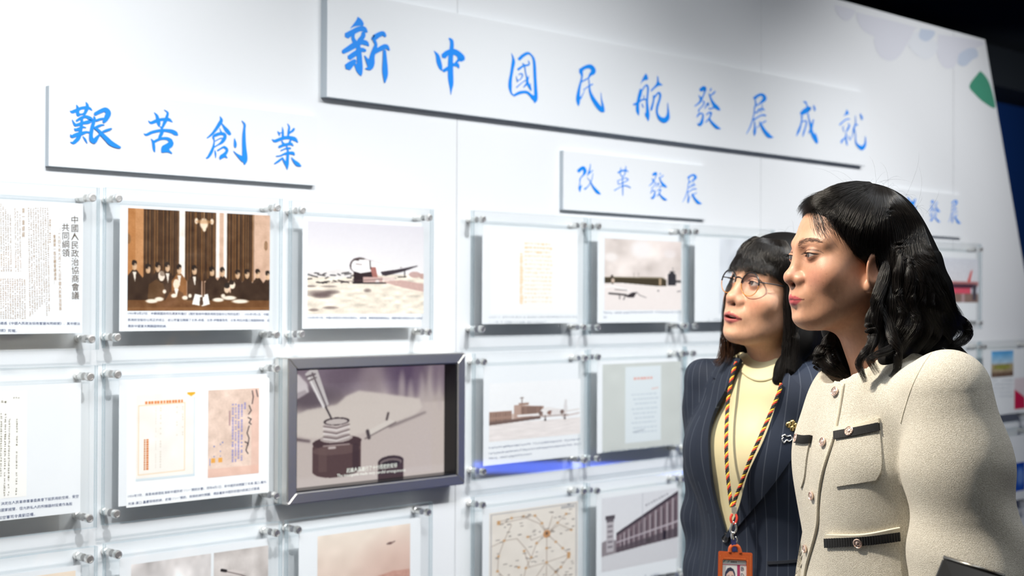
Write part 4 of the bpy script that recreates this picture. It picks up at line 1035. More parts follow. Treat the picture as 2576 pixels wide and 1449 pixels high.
for q in ((i0 + .0004, i0 + .003, j0 + .0004, j1 - .0004), (i1 - .003, i1 - .0004, j0 + .0004, j1 - .0004), (i0 + .003, i1 - .003, j0 + .0004, j0 + .003), (i0 + .003, i1 - .003, j1 - .003, j1 - .0004)):
    box(bm, q[0] - tv.location.x, q[1] - tv.location.x, -.050, -.006, q[2] - tv.location.z, q[3] - tv.location.z)
link('bezel', bm_me(bm, 'bezel'), M_BEZEL, tv)
p = Paint(300, 210, (196, 184, 178))
p.grad((126, 112, 124), (186, 174, 168), 0, .34); p.noise(14, 30, 4, mask=(p.y < .34) * 1.0)
p.ell(.72, .06, .12, .22, (84, 68, 92), .8, soft=.9); p.ell(.30, .08, .16, .16, (104, 90, 104), .8, soft=.9); p.ell(.12, .25, .16, .10, (86, 74, 82), .9, soft=.8); p.ell(.5, .1, .07, .2, (150, 136, 142), .6, soft=.9)
for k, (xx, yy) in enumerate(((.70, .22), (.76, .30), (.83, .24), (.90, .18), (.96, .24))): p.ell(xx, yy, .022, .15, (184, 172, 170), .7, soft=.9)
for k, (xx, yy) in enumerate(((.80, .12), (.93, .10), (.99, .12))): p.ell(xx, yy, .03, .14, (116, 100, 116), .6, soft=.9)
p.poly([(0, .40), (.10, .34), (.28, .31), (.34, .24), (.42, .20), (.55, .23), (.70, .27), (.82, .30), (.84, .38), (.78, .46), (.62, .52), (.36, .60), (.10, .58), (0, .52)], (208, 198, 190), .95)
p.poly([(0, .56), (.12, .60), (.12, .62), (0, .585)], (90, 76, 80)); p.poly([(.60, .53), (.86, .42), (.87, .435), (.62, .55)], (110, 98, 98), .7)
p.rect(0, .92, 1, 1, (204, 194, 190), .5)
p.blur(5)
p.poly([(0, .02), (.05, .04), (.10, .12), (.11, .19), (.06, .23), (0, .22)], (206, 198, 200)); p.poly([(.02, .20), (.09, .17), (.10, .20), (.05, .24), (0, .25)], (170, 160, 164)); p.blur(2)
p.poly([(.47, .56), (.62, .47), (.66, .495), (.50, .605), (.465, .60)], (214, 206, 198)); p.line([(.475, .56), (.485, .62)], .03, (70, 60, 62)); p.line([(.60, .47), (.61, .415)], .02, (80, 70, 70)); p.line([(.46, .625), (.66, .50)], .012, (96, 84, 84), .7); p.blur(1)
p.poly([(.085, .035), (.125, -.01), (.16, 0), (.232, .305), (.196, .335)], (196, 190, 190)); p.line([(.13, .03), (.215, .32)], .012, (90, 80, 84)); p.line([(.105, .05), (.20, .33)], .01, (240, 236, 236)); p.line([(.098, .06), (.145, .04)], .018, (110, 100, 104)); p.line([(.108, .095), (.152, .07)], .014, (120, 110, 112)); p.line([(.212, .325), (.245, .42)], .014, (50, 42, 46))
bo = (84, 62, 62)
p.rect(.135, .66, .435, .88, bo); p.ell(.285, .66, .15, .075, bo); p.ell(.285, .87, .15, .07, bo); p.ell(.285, .635, .152, .055, (70, 50, 52)); p.ell(.285, .70, .15, .045, (100, 78, 76)); p.rect(.38, .66, .425, .88, (60, 42, 46), .8); p.rect(.17, .68, .22, .88, (108, 86, 82), .5)
p.rect(.203, .46, .355, .60, (196, 184, 180)); p.ell(.28, .60, .10, .04, (176, 164, 160)); p.ell(.28, .455, .08, .034, (60, 48, 50)); p.ell(.28, .458, .068, .024, (196, 186, 182))
for yy in (.50, .545, .59): p.line([(.20, yy - .01), (.28, yy + .014), (.36, yy - .012)], .010, (110, 96, 96)); p.line([(.20, yy + .008), (.28, yy + .032), (.36, yy + .006)], .008, (236, 230, 228))
p.line([(.20, .66), (.36, .66)], .012, (190, 176, 172), .7); p.line([(.235, .68), (.27, .68)], .02, (220, 210, 206), .8)
p.rect(.545, .84, .715, 1, (70, 52, 56)); p.ell(.63, .845, .085, .05, (56, 42, 46)); p.ell(.63, .855, .072, .036, (120, 106, 106)); p.ell(.63, .865, .06, .026, (50, 40, 44))
p.noise(2, 1, 2); p.blur(1)
def screen_nodes(nt, bs):
    at = nt.nodes.new('ShaderNodeVertexColor'); at.layer_name = 'Col'
    nt.links.new(at.outputs[0], bs.inputs['Emission Color']); bs.inputs['Emission Strength'].default_value = 0.95
    bs.inputs['Base Color'].default_value = (0.012, 0.012, 0.014, 1); bs.inputs['Roughness'].default_value = 0.2
M_SCREEN = mat('lit_screen', build=screen_nodes)
sa, sb = W(730, 1080, .007), W(1120, 1050, .007); sz1 = (W(742, 931, .007).z + W(1121, 917, .007).z) / 2; sz0 = (W(737, 1232, .007).z + W(1119, 1188, .007).z) / 2
color_grid('screen_picture', p.a, (sa.x, -.0066, sz1), (sb.x, -.0066, sz1), (sa.x, -.0066, sz0), (sb.x, -.0066, sz0), M_SCREEN, tv, tv.location)
M_SUB = mat('subtitle_white', (0.5, 0.5, 0.5), 0.5, build=lambda nt, bs: (bs.inputs['Emission Color'].__setattr__('default_value', (.85, .92, .72, 1)), bs.inputs['Emission Strength'].__setattr__('default_value', .55)))
v1 = text_fit('起義人員進行了十分周密的安排', W(872, 1178, .0072), W(999, 1164, .0072), W(872, 1190, .0072), W(999, 1176, .0072))
v2 = text_fit('The insurgents made very careful arrangements', W(848, 1193, .0072), W(1020, 1178, .0072), W(848, 1203, .0072), W(1020, 1188, .0072))
ink(tv, [v1, v2], M_SUB, 'subtitle')

# ------------------------------------------------------------------ implicit-surface modelling for the visitors
def smin(a, b, k):
    h = np.maximum(k - np.abs(a - b), 0) / k
    return np.minimum(a, b) - h * h * k * 0.25
def ssub(a, b, k):
    return -smin(-a, b, k)
def rotm(rx=0, ry=0, rz=0):
    return np.array((Matrix.Rotation(rz, 3, 'Z') @ Matrix.Rotation(ry, 3, 'Y') @ Matrix.Rotation(rx, 3, 'X')))
def el(p, c, r, R=None):
    q = p - np.array(c)
    if R is not None: q = q @ R
    r = np.array(r, float)
    k0 = np.linalg.norm(q / r, axis=-1); k1 = np.linalg.norm(q / (r * r), axis=-1)
    return k0 * (k0 - 1) / np.maximum(k1, 1e-9)
def cone(p, a, b, ra, rb):
    a = np.array(a, float); b = np.array(b, float); ab = b - a
    t = np.clip(((p - a) @ ab) / (ab @ ab), 0, 1)
    return np.linalg.norm(p - a - t[..., None] * ab, axis=-1) - (ra + (rb - ra) * t)
def both(fn, p):
    """fn on the mirrored half: p with |x|"""
    q = p.copy(); q[..., 0] = np.abs(q[..., 0]); return fn(q)
def chain(p, pts, k=None):
    d = None
    for (a, ra), (b_, rb) in zip(pts[:-1], pts[1:]):
        e = cone(p, a, b_, ra, rb); d = e if d is None else (np.minimum(d, e) if k is None else smin(d, e, k))
    return d

def grad(f, v, e=4e-4):
    g = np.empty_like(v)
    for i in range(3):
        o = np.zeros(3); o[i] = e
        g[:, i] = (f(v + o) - f(v - o)) / (2 * e)
    return g

def isosurface(f, lo, hi, h, sub=0, proj=2):
    lo = np.array(lo, float); n = np.ceil((np.array(hi) - lo) / h).astype(int) + 1
    xs = [lo[i] + h * np.arange(n[i]) for i in range(3)]
    D = np.empty(tuple(n))
    for i in range(0, n[0], 16):
        X = np.stack(np.meshgrid(xs[0][i:i + 16], xs[1], xs[2], indexing='ij'), -1)
        D[i:i + 16] = f(X.reshape(-1, 3)).reshape(X.shape[:3])
    s = D < 0
    c = [D[a:n[0] - 1 + a, b_:n[1] - 1 + b_, d:n[2] - 1 + d] for a in (0, 1) for b_ in (0, 1) for d in (0, 1)]
    sm = sum((q < 0).astype(int) for q in c)
    act = (sm > 0) & (sm < 8)
    I = np.argwhere(act); cv = [q[act] for q in c]
    off = np.array([(a, b_, d) for a in (0, 1) for b_ in (0, 1) for d in (0, 1)], float)
    acc = np.zeros((len(I), 3)); cnt = np.zeros(len(I))
    for a in range(8):
        for b_ in range(a + 1, 8):
            if np.abs(off[a] - off[b_]).sum() != 1: continue
            m = (cv[a] < 0) != (cv[b_] < 0)
            t = cv[a][m] / (cv[a][m] - cv[b_][m])
            acc[m] += off[a] + t[:, None] * (off[b_] - off[a]); cnt[m] += 1
    V = lo + h * (I + acc / cnt[:, None])
    idx = -np.ones(act.shape, int); idx[act] = np.arange(len(I))
    Fs = []
    for ax in range(3):
        u, w = (ax + 1) % 3, (ax + 2) % 3
        sl0 = [slice(None)] * 3; sl1 = [slice(None)] * 3
        sl0[ax] = slice(0, -1); sl1[ax] = slice(1, None)
        for q in (u, w):
            sl0[q] = slice(1, -1); sl1[q] = slice(1, -1)
        e0, e1 = s[tuple(sl0)], s[tuple(sl1)]
        for flip in (False, True):
            E = np.argwhere((e0 & ~e1) if not flip else (~e0 & e1))
            if not len(E): continue
            E[:, u] += 1; E[:, w] += 1
            def cell(du, dw):
                q = E.copy(); q[:, u] += du; q[:, w] += dw; return idx[q[:, 0], q[:, 1], q[:, 2]]
            quad = np.stack([cell(-1, -1), cell(0, -1), cell(0, 0), cell(-1, 0)], 1)
            Fs.append(quad if not flip else quad[:, ::-1])
    Fq = np.vstack(Fs)
    def project(V, it):
        for _ in range(it):
            d = f(V); g = grad(f, V); gn = np.maximum((g * g).sum(1), 0.05)
            st = d[:, None] * g / gn[:, None]
            ln = np.linalg.norm(st, axis=1); k = np.minimum(1, h * 0.6 / np.maximum(ln, 1e-9))
            V = V - st * k[:, None]
        return V
    V = project(V, proj)
    for _ in range(sub):
        e = np.vstack([Fq[:, [i, (i + 1) % 4]] for i in range(4)]); es = np.sort(e, 1)
        ue, inv = np.unique(es[:, 0] * (len(V) + 1) + es[:, 1], return_inverse=True)
        ea, eb = ue // (len(V) + 1), ue % (len(V) + 1)
        m = len(Fq); em = inv.reshape(4, m).T + len(V); fc = np.arange(m) + len(V) + len(ue)
        V2 = np.vstack([V, (V[ea] + V[eb]) / 2, V[Fq].mean(1)])
        Fq = np.vstack([np.stack([Fq[:, i], em[:, i], fc, em[:, (i + 3) % 4]], 1) for i in range(4)])
        V = project(V2, proj)
    return V, Fq

class Frame:
    """a local frame: x = the figure's left, y = its back, z = up"""
    def __init__(s, origin, yaw, pitch=0.0, roll=0.0):
        s.o = np.array(origin, float)
        los = Vector((origin[0] - CAM.x, origin[1] - CAM.y, 0)).normalized()
        right = los.cross(Vector((0, 0, 1)))
        Fv = -los * math.cos(yaw) - right * math.sin(yaw)
        Yl = -Fv; Xl = Vector((0, 0, 1)).cross(Fv)
        B = Matrix((Xl, Yl, Vector((0, 0, 1)))).transposed()
        R = B @ Matrix.Rotation(roll, 3, 'Y') @ Matrix.Rotation(-pitch, 3, 'X')
        s.R = np.array(R)
    def w(s, p): return s.o + np.asarray(p, float) @ s.R.T
    def l(s, p): return (np.asarray(p, float) - s.o) @ s.R

Rt, Up, Fw, Cm = (np.array(q) for q in (rt, up, fw, CAM))
def to_px(p):
    d = p - Cm; z = d @ Fw
    return np.stack([IW / 2 + F_PX * (d @ Rt) / z, IH / 2 - F_PX * (d @ Up) / z, z], -1)

def march(px, f, z0, z1, n=90):
    """photo pixels -> first hit with the implicit surface f (world space) between depths z0..z1"""
    px = np.asarray(px, float)
    d = (px[:, :1] - IW / 2) / F_PX * Rt + -(px[:, 1:2] - IH / 2) / F_PX * Up + Fw
    ln = np.linalg.norm(d, axis=1)
    t = np.full(len(px), z0, float)
    best = t.copy(); bd = np.full(len(px), 1e9)
    for _ in range(n):
        v = f(Cm + d * t[:, None])
        m = v < bd; bd[m] = v[m]; best[m] = t[m]
        t = np.minimum(t + np.maximum(v * 0.7, 1e-5) / ln, z1)
    hit = bd < 2e-3
    P_ = Cm + d * best[:, None]
    g = grad(f, P_); g /= np.linalg.norm(g, axis=1)[:, None] + 1e-9
    return P_, g, hit

def person_mesh(name, V, Fq, m, parent, col=None, extra=None):
    me = np_me(name, V, Fq, True, loc=parent.location)
    if col is not None:
        a = me.color_attributes.new('Col', 'FLOAT_COLOR', 'POINT')
        c4 = np.ones((len(V), 4), np.float32); c4[:, :3] = lin(np.clip(col, 0, 255))
        a.data.foreach_set('color', c4.ravel())
    if extra is not None:
        for k, v in extra.items():
            a = me.attributes.new(k, 'FLOAT', 'POINT'); a.data.foreach_set('value', np.asarray(v, np.float32))
    return link(name, me, m, parent)

def strip(name, ea, eb, f, zr, m, parent, off=0.001, thick=0.002, n=24, k=6, smooth=True, raw=False, bulge=0.0):
    """a flap laid on the implicit surface f: two edges given in photo pixels"""
    a = crom(ea, 8); b_ = crom(eb, 8)
    def rs(q):
        s = np.r_[0, np.cumsum(np.linalg.norm(np.diff(q, axis=0), axis=1))]; t = np.linspace(0, s[-1], n)
        return np.stack([np.interp(t, s, q[:, 0]), np.interp(t, s, q[:, 1])], 1)
    a, b_ = rs(a), rs(b_)
    u = np.linspace(0, 1, k)
    g = a[:, None] * (1 - u[None, :, None]) + b_[:, None] * u[None, :, None]
    pts, nr, hit = march(g.reshape(-1, 2), f, *zr)
    bl = (bulge * np.sin(np.pi * u) ** 0.5)[None].repeat(n, 0).reshape(-1, 1)
    top = pts + nr * (off + thick + bl); bot = pts + nr * (off - 0.003)
    V = np.vstack([top, bot]); N = n * k
    i = (np.arange(n - 1)[:, None] * k + np.arange(k - 1)[None]).ravel()
    q = np.stack([i, i + 1, i + k + 1, i + k], 1)
    Fs = [tuple(r) for r in q] + [tuple(r[::-1] + N) for r in q]
    loop = list(range(k)) + [r * k + k - 1 for r in range(1, n)] + [(n - 1) * k + c_ for c_ in range(k - 2, -1, -1)] + [r * k for r in range(n - 2, 0, -1)]
    for x, y in zip(loop, loop[1:] + loop[:1]): Fs.append((y, x, x + N, y + N))
    me = np_me(name, V, Fs, smooth, loc=parent.location)
    bm = bmesh.new(); bm.from_mesh(me); bmesh.ops.recalc_face_normals(bm, faces=bm.faces); bm.to_mesh(me); bm.free()
    if smooth: me.set_sharp_from_angle(angle=0.9)
    return link(name, me, m, parent)

def on_surface(pxs, f, zr, off=0.0):
    p, n, h = march(np.array(pxs, float), f, *zr)
    return p + n * off, n

# hair ---------------------------------------------------------------
def hair_obj(name, curves, m, parent, r0=0.00022):
    """curves: list of (k,3) world polylines of equal or different lengths"""
    hc = bpy.data.hair_curves.new(name)
    hc.add_curves([len(c) for c in curves])
    pos = np.vstack(curves) - np.array(parent.location)
    hc.points.foreach_set('position', pos.astype(np.float32).ravel())
    a = hc.attributes.get('radius') or hc.attributes.new('radius', 'FLOAT', 'POINT')
    rad = np.concatenate([r0 * np.clip(1.15 - np.linspace(0, 1, len(c)) ** 3, 0.15, 1) for c in curves])
    a.data.foreach_set('value', rad.astype(np.float32))
    hc.materials.append(m)
    o = bpy.data.objects.new(name, hc); C.objects.link(o); o.parent = parent
    return o

def lock(guide, n, r0, r1, rg, wave=0.0, wl=0.05, res=5, spread_end=None, cut=0.15, flat=1.0):
    """n strands around a world-space guide; r0/r1 lock radius at root/tip"""
    g = crom(guide, res); k = len(g)
    tg = np.gradient(g, axis=0); tg /= np.linalg.norm(tg, axis=1)[:, None] + 1e-9
    a = np.cross(tg, np.array([0.2, 0.3, 0.93])); a /= np.linalg.norm(a, axis=1)[:, None] + 1e-9
    b_ = np.cross(tg, a)
    t = np.linspace(0, 1, k)[:, None]
    s = np.r_[0, np.cumsum(np.linalg.norm(np.diff(g, axis=0), axis=1))][:, None]
    out = []
    for _ in range(n):
        th = rg.uniform(0, 2 * np.pi); q = math.sqrt(rg.uniform(0, 1))
        th2 = th + rg.normal(0, .5)
        rad = (r0 + (r1 - r0) * t) * np.clip(.25 + t * 4, 0, 1)
        ph = rg.uniform(0, 6.28)
        w_ = wave * t * np.sin(s / wl * 6.28 + ph * 0.25)
        c_ = g + a * (rad * q * (np.cos(th) * (1 - t) + np.cos(th2) * t) + w_) + b_ * (rad * q * flat * (np.sin(th) * (1 - t) + np.sin(th2) * t) + w_ * .6)
        e = k if rg.uniform() > .5 else max(4, int(k * (1 - cut * rg.uniform())))
        out.append(c_[:e])
    return out

def px_guide(pts, zc):
    """guide points (px, py, metres nearer to the camera than depth zc)"""
    return np.array([tuple(P(x, y, zc - d)) for x, y, d in pts])

# ------------------------------------------------------------------ heads
def head_sdf(prm):
    op = prm.get('open', 0.0); smile = prm.get('smile', 0.0)
    nb = prm['neck']; fat = prm.get('fat', 0.0); eh = prm.get('eye_h', 0.0046)
    EYE = np.array((0.0312, -0.0752, -0.001)); RB = 0.0125
    def almond(q):
        w_ = 0.0128; R_ = (w_ * w_ + eh * eh) / (2 * eh); dd = R_ - eh
        x = q[..., 0] - EYE[0]; z = q[..., 2] - EYE[2] - 0.06 * x
        return np.maximum(np.hypot(x, z + dd) - R_, np.hypot(x, z - dd * 0.93) - R_)
    def f(p, carve=True):
        q = p.copy(); q[..., 0] = np.abs(q[..., 0])
        d = el(p, (0, .011, .028), (.0725, .093, .077))
        d = smin(d, el(p, (0, -.030, -.026), (.061, .0585, .078)), .03)
        d = smin(d, el(p, (0, -.042, -.070), (.047 + fat, .045, .043)), .03)
        d = smin(d, el(q, (.040, -.058, -.034), (.024 + fat, .022, .024)), .026)
        d = smin(d, cone(q, (.056 + fat, .004, -.050), (.020, -.064, -.097 - op * .5), .015, .0135), .03)
        d = smin(d, el(p, (0, -.0790, -.0965 - op * .7), (.021, .0175, .0150)), .022)
        d = smin(d, cone(q, (.010, -.0845, .0165), (.046, -.0660, .0155), .0075, .0065), .018)
        d = ssub(d, el(q, (.0315, -.0985, -.001), (.019, .0135, .0105)), .013)
        # nose
        d = smin(d, cone(p, (0, -.0825, .008), (0, -.0990, -.031), .0070, .0095), .014)
        d = smin(d, el(p, (0, -.1020, -.0355), (.0116, .0108, .0102)), .010)
        d = smin(d, el(q, (.0142, -.0910, -.0390), (.0092, .0110, .0088)), .007)
        d = ssub(d, el(q, (.0072, -.0990, -.0468), (.0042, .0064, .0050)), .004)
        # mouth
        d = smin(d, el(p, (0, -.0815, -.0655), (.028, .0190, .0175)), .018)
        mw = .0262 + smile * .003
        d = smin(d, cone(q, (.0030, -.0992, -.0652), (mw - .002, -.0840, -.0692 + smile * .002), .0040, .0020), .005)
        d = smin(d, cone(q, (.0010, -.0975, -.0745 - op), (mw - .005, -.0865, -.0716 - op * .4), .0046, .0024), .005)
        if op > 0.001:
            d = ssub(d, el(p, (0, -.101, -.0696 - op * .5), (.0180, .016, .0008 + op * .60)), .0022)
        else:
            d = ssub(d, cone(q, (0, -.1042, -.0697), (mw + .001, -.0862, -.0702), .0009, .0010), .002)
        d = ssub(d, el(p, (0, -.1045, -.0868 - op), (.015, .0075, .0045)), .012)
        seg = lambda a, b_, s, h: h * np.exp(-(cone(q, a, b_, 0, 0) / s) ** 2)
        d = d + seg((.0210, -.0880, -.043), (.0330, -.0760, -.070), .0040, prm.get('fold', .0012))
        d = d + seg((.0290, -.0800, -.073), (.0270, -.0780, -.086), .0045, prm.get('fold', .0012) * .6)
        # lids
        d = smin(d, np.linalg.norm(q - EYE, axis=-1) - (RB + .0012), .0035)
        if carve:
            ee = np.hypot((q[..., 0] - EYE[0]) / .0150, (q[..., 2] - EYE[2]) / .0086) - 1
            d = np.maximum(d, -np.maximum(ee * .0086, q[..., 1] + .066))
        # ears
        Re = rotm(rx=-.18, rz=.32)
        d = smin(d, el(q, (.0755, .002, -.026), (.0060, .0175, .0300), Re), .006)
        d = ssub(d, el(q, (.0825, -.0020, -.026), (.0066, .0105, .0180), Re), .004)
        d = smin(d, el(q, (.0725, -.0050, -.053), (.0050, .0075, .0080)), .006)
        # neck and the upper chest that the neckline leaves open
        d = smin(d, cone(p, (0, .012, -.070), nb, .0475, .0520), .030)
        d = smin(d, el(p, np.array(nb) + (0, .005, -.035), (.105, .055, .035)), .05)
        return d
    return f, almond, EYE, RB

def skin_colour(V, prm, almond, EYE):
    base = np.array(prm['skin'], float)
    c = np.tile(base, (len(V), 1))
    q = V.copy(); q[:, 0] = np.abs(q[:, 0])
    def mixc(m, col, k): 
        nonlocal c
        m = (np.clip(m, 0, 1) * k)[:, None]; c = c * (1 - m) + np.array(col, float) * m
    g = lambda cx, s: np.exp(-(((q - np.array(cx)) / np.array(s)) ** 2).sum(1))
    mixc(g((.042, -.075, -.036), (.022, .03, .018)), prm.get('blush', (214, 130, 110)), .45)
    mixc(g((0, -.108, -.038), (.016, .015, .012)), (208, 128, 104), .30)
    fr = q[:, 1] < -.055
    mixc((fr & (np.abs(q[:, 0] - .031) < .02)) * g((.031, -.085, -.010), (.016, .03, .006)), (150, 100, 84), .35)
    mixc((fr) * g((.031, -.085, .0085), (.016, .03, .0045)), (176, 118, 98), .35)
    al = almond(q)
    up_ = (q[:, 2] > EYE[2] - .0012)
    mixc(fr * up_ * np.clip(1 - np.abs(al) / .0008, 0, 1), (44, 28, 26), .8)
    mixc(fr * ~up_ * np.clip(1 - np.abs(al) / .0010, 0, 1), (110, 66, 58), .7)
    # lips
    op = prm.get('open', 0.0); mw = .0262 + prm.get('smile', 0) * .003
    fx = np.clip(q[:, 0] / mw, 0, 1)
    zt = -.0618 + .0016 * np.cos(np.clip(q[:, 0] / .008, 0, 2) * np.pi) * (q[:, 0] < .008) - .0085 * fx ** 1.8
    zb = -.0792 - op + .0110 * fx ** 2
    inn = np.minimum((zt - q[:, 2]), (q[:, 2] - zb))
    m = np.clip(inn / .0012 + .3, 0, 1) * (fx < 1) * (q[:, 1] < -.078)
    mixc(m, prm['lip'], .9)
    slit = np.exp(-((q[:, 2] + .0700 + op * .5) / (.0007 + op * .34)) ** 2) * (fx < 1) * (q[:, 1] < -.078)
    mixc(slit, (70, 26, 26), .8)
    mixc(g((.0072, -.0965, -.0468), (.0045, .006, .004)), (72, 36, 30), .9)
    mixc(g((.080, -.001, -.024), (.008, .010, .016)), (170, 104, 84), .5)
    r_ = np.random.default_rng(5)
    for _ in range(prm.get('freckles', 0)):
        cx = (r_.uniform(.028, .062), -.07, r_.uniform(-.065, -.015)); s = r_.uniform(.0006, .0013)
        mixc((V[:, 0] > 0) * np.exp(-(((V[:, [0, 2]] - np.array((cx[0], cx[2]))) / s) ** 2).sum(1)) * (V[:, 1] < -.02), (140, 92, 70), .32)
    return c

def skin_nodes(nt, bs):
    at = nt.nodes.new('ShaderNodeVertexColor'); at.layer_name = 'Col'
    n = nt.nodes.new('ShaderNodeTexNoise'); n.inputs['Scale'].default_value = 260; n.inputs['Detail'].default_value = 5
    n2 = nt.nodes.new('ShaderNodeTexNoise'); n2.inputs['Scale'].default_value = 40; n2.inputs['Detail'].default_value = 3
    mx = nt.nodes.new('ShaderNodeMix'); mx.data_type = 'RGBA'; mx.blend_type = 'MULTIPLY'; mx.inputs[0].default_value = 0.35
    rp = nt.nodes.new('ShaderNodeMapRange'); rp.inputs[1].default_value = .3; rp.inputs[2].default_value = .7; rp.inputs[3].default_value = .78; rp.inputs[4].default_value = 1.1
    nt.links.new(n2.outputs[0], rp.inputs[0])
    nt.links.new(at.outputs[0], mx.inputs[6]); nt.links.new(rp.outputs[0], mx.inputs[7])
    nt.links.new(mx.outputs[2], bs.inputs['Base Color'])
    bp = nt.nodes.new('ShaderNodeBump'); bp.inputs['Distance'].default_value = 0.0006; bp.inputs['Strength'].default_value = 0.25
    nt.links.new(n.outputs[0], bp.inputs['Height']); nt.links.new(bp.outputs[0], bs.inputs['Normal'])
    bs.inputs['Roughness'].default_value = 0.46
    bs.inputs['Subsurface Weight'].default_value = 0.12
    bs.inputs['Subsurface Radius'].default_value = (0.010, 0.004, 0.002)
    bs.inputs['Subsurface Scale'].default_value = 0.6
M_SKIN = mat('skin', build=skin_nodes)

def hair_nodes(col, rough=0.32, tip=None):
    def b(nt, bs):
        bs.inputs['Base Color'].default_value = (*col, 1)
        bs.inputs['Roughness'].default_value = rough
        bs.inputs['Specular IOR Level'].default_value = 0.12
    return b
M_HAIR = mat('black_hair', build=hair_nodes((0.004, 0.0035, 0.0035), 0.55))
M_HAIRB = mat('dark_brown_hair', build=hair_nodes((0.018, 0.010, 0.007), 0.34))
M_HAIRT = mat('brown_hair_tips', build=hair_nodes((0.060, 0.028, 0.016), 0.38))
M_HAIRS = mat('black_hair_strands', (0.009, 0.007, 0.006), 0.30, spec=0.38)
M_BROW = mat('soft_brown_brow', L(112, 84, 70), .6)

def eye_obj(parent, fr, side, EYE, RB, look):
    """eyeball with iris and pupil; look: local gaze direction"""
    c = EYE * np.array((side, 1, 1))
    g = np.array(look, float); g /= np.linalg.norm(g)
    n, m = 28, 40
    a = np.cross(g, (0, 0, 1)); a /= np.linalg.norm(a); b_ = np.cross(a, g)
    V = []; col = []
    for i in range(n + 1):
        th = math.pi * (i / n) ** 1.5
        r_ = RB * (1 + .035 * max(0, 1 - (th / .46) ** 2))
        for k in range(m):
            ph = 2 * math.pi * k / m
            V.append(c + r_ * (math.cos(th) * g + math.sin(th) * (math.cos(ph) * a + math.sin(ph) * b_)))
            col.append((10, 8, 8) if th < .19 else ((62, 40, 28) if th < .40 else ((30, 20, 18) if th < .47 else (188, 174, 166))))
    i = np.arange(n)[:, None] * m + np.arange(m)[None]; j = np.arange(n)[:, None] * m + (np.arange(m)[None] + 1) % m
    Fq = np.stack([i, j, j + m, i + m], -1).reshape(-1, 4)
    person_mesh('eye', fr.w(np.array(V)), Fq[:, ::-1], mat('eye_wet', build=eye_nodes), parent, col=np.array(col, float))
def eye_nodes(nt, bs):
    at = nt.nodes.new('ShaderNodeVertexColor'); at.layer_name = 'Col'
    nt.links.new(at.outputs[0], bs.inputs['Base Color']); bs.inputs['Roughness'].default_value = .08; bs.inputs['Coat Weight'].default_value = .6

def brow(fr, f, parent, m, th=1.0, rise=0.0):
    rg = np.random.default_rng(3); out = []
    for s in (-1, 1):
        for _ in range(190):
            t = rg.uniform(0, 1)
            x = .012 + .036 * t; z = .0172 + .0056 * math.sin(t * 2.2) - .004 * t * t + rise + rg.normal(0, .0024 * th) * (1 - .55 * t)
            p = np.array([[s * x, -.10, z], [s * (x + .003), -.10, z + .0016 * (1 - t)], [s * (x + .006), -.10, z + .0016 * (1 - 1.6 * t)]])
            for _i in range(14):
                d = f(p); p[:, 1] += d * .8
            p[:, 1] -= np.array([.0002, .0007, .0006])
            out.append(fr.w(p))
    return hair_obj('eyebrows', out, m, parent, 0.00011)

def eyelids(parent, fr, f, alm, EYE, prm, lash):
    """lids with a clean almond opening, laid over the socket"""
    f0 = lambda p: f(p, False)
    n, m = 80, 20; ph = np.arange(n) * 2 * np.pi / n
    ca, sa = np.cos(ph), np.sin(ph)
    lo = np.zeros(n); hi = np.full(n, .02)
    for _ in range(40):
        md = (lo + hi) / 2; q = np.stack([EYE[0] + md * ca, 0 * md, EYE[2] + md * sa], 1); ins = alm(q) < 0
        lo = np.where(ins, md, lo); hi = np.where(ins, hi, md)
    rin = lo; rout = 1 / np.sqrt((ca / .0212) ** 2 + (sa / .0145) ** 2)
    for s in (1, -1):
        rings = []
        for k in range(m):
            t = (k / (m - 1)) ** 1.3; r_ = rin * (1 - t) + rout * t
            p = np.stack([EYE[0] + r_ * ca, np.full(n, -.125), EYE[2] + r_ * sa], 1)
            for _ in range(60): p[:, 1] += f0(p) * .7
            al = alm(p); up_ = p[:, 2] > EYE[2]
            cr = np.exp(-((al - .0042) / .0011) ** 2) * up_ * np.clip(np.sin(ph) * 2, 0, 1)
            p[:, 1] +=   .0007 * cr - .0004 * np.exp(-((al - .0018) / .0014) ** 2) * up_
            p[:, 1] += -.0003 + .0006 * max(0, (t - .6) / .4) ** 1.5
            rings.append(p)
        inner = rings[0].copy(); inner[:, 1] += .0030
        V = np.vstack([inner] + rings) * np.array((s, 1, 1))
        i = (np.arange(m)[:, None] * n + np.arange(n)[None]); j = (np.arange(m)[:, None] * n + (np.arange(n)[None] + 1) % n)
        Fq = np.stack([i, j, j + n, i + n], -1).reshape(-1, 4)
        if s < 0: Fq = Fq[:, ::-1]
        col = skin_colour(V, prm, alm, EYE)
        al = alm(np.abs(V)); crv = np.exp(-((al - .0042) / .0012) ** 2) * (V[:, 2] > EYE[2] + .001)
        col = col * (1 - .45 * crv[:, None])
        person_mesh('eyelid', fr.w(V), Fq, M_SKIN, parent, col=col)
        rg_ = np.random.default_rng(9); out = []
        for k in range(n):
            if not (.12 < ph[k] < 3.0): continue
            for _ in range(1):
                b0 = rings[0][k] + (rg_.normal(0, .0003), -.0001, 0); L_ = lash * rg_.uniform(.7, 1.1)
                dx = ca[k] * .6 + rg_.normal(0, .15)
                q = np.array([b0, b0 + (dx * L_ * .4, -L_ * .55, -L_ * .05), b0 + (dx * L_ * .9, -L_ * .9, L_ * .25)]) * np.array((s, 1, 1))
                out.append(fr.w(q))
        hair_obj('eyelashes', out, M_HAIR, parent, .00012)

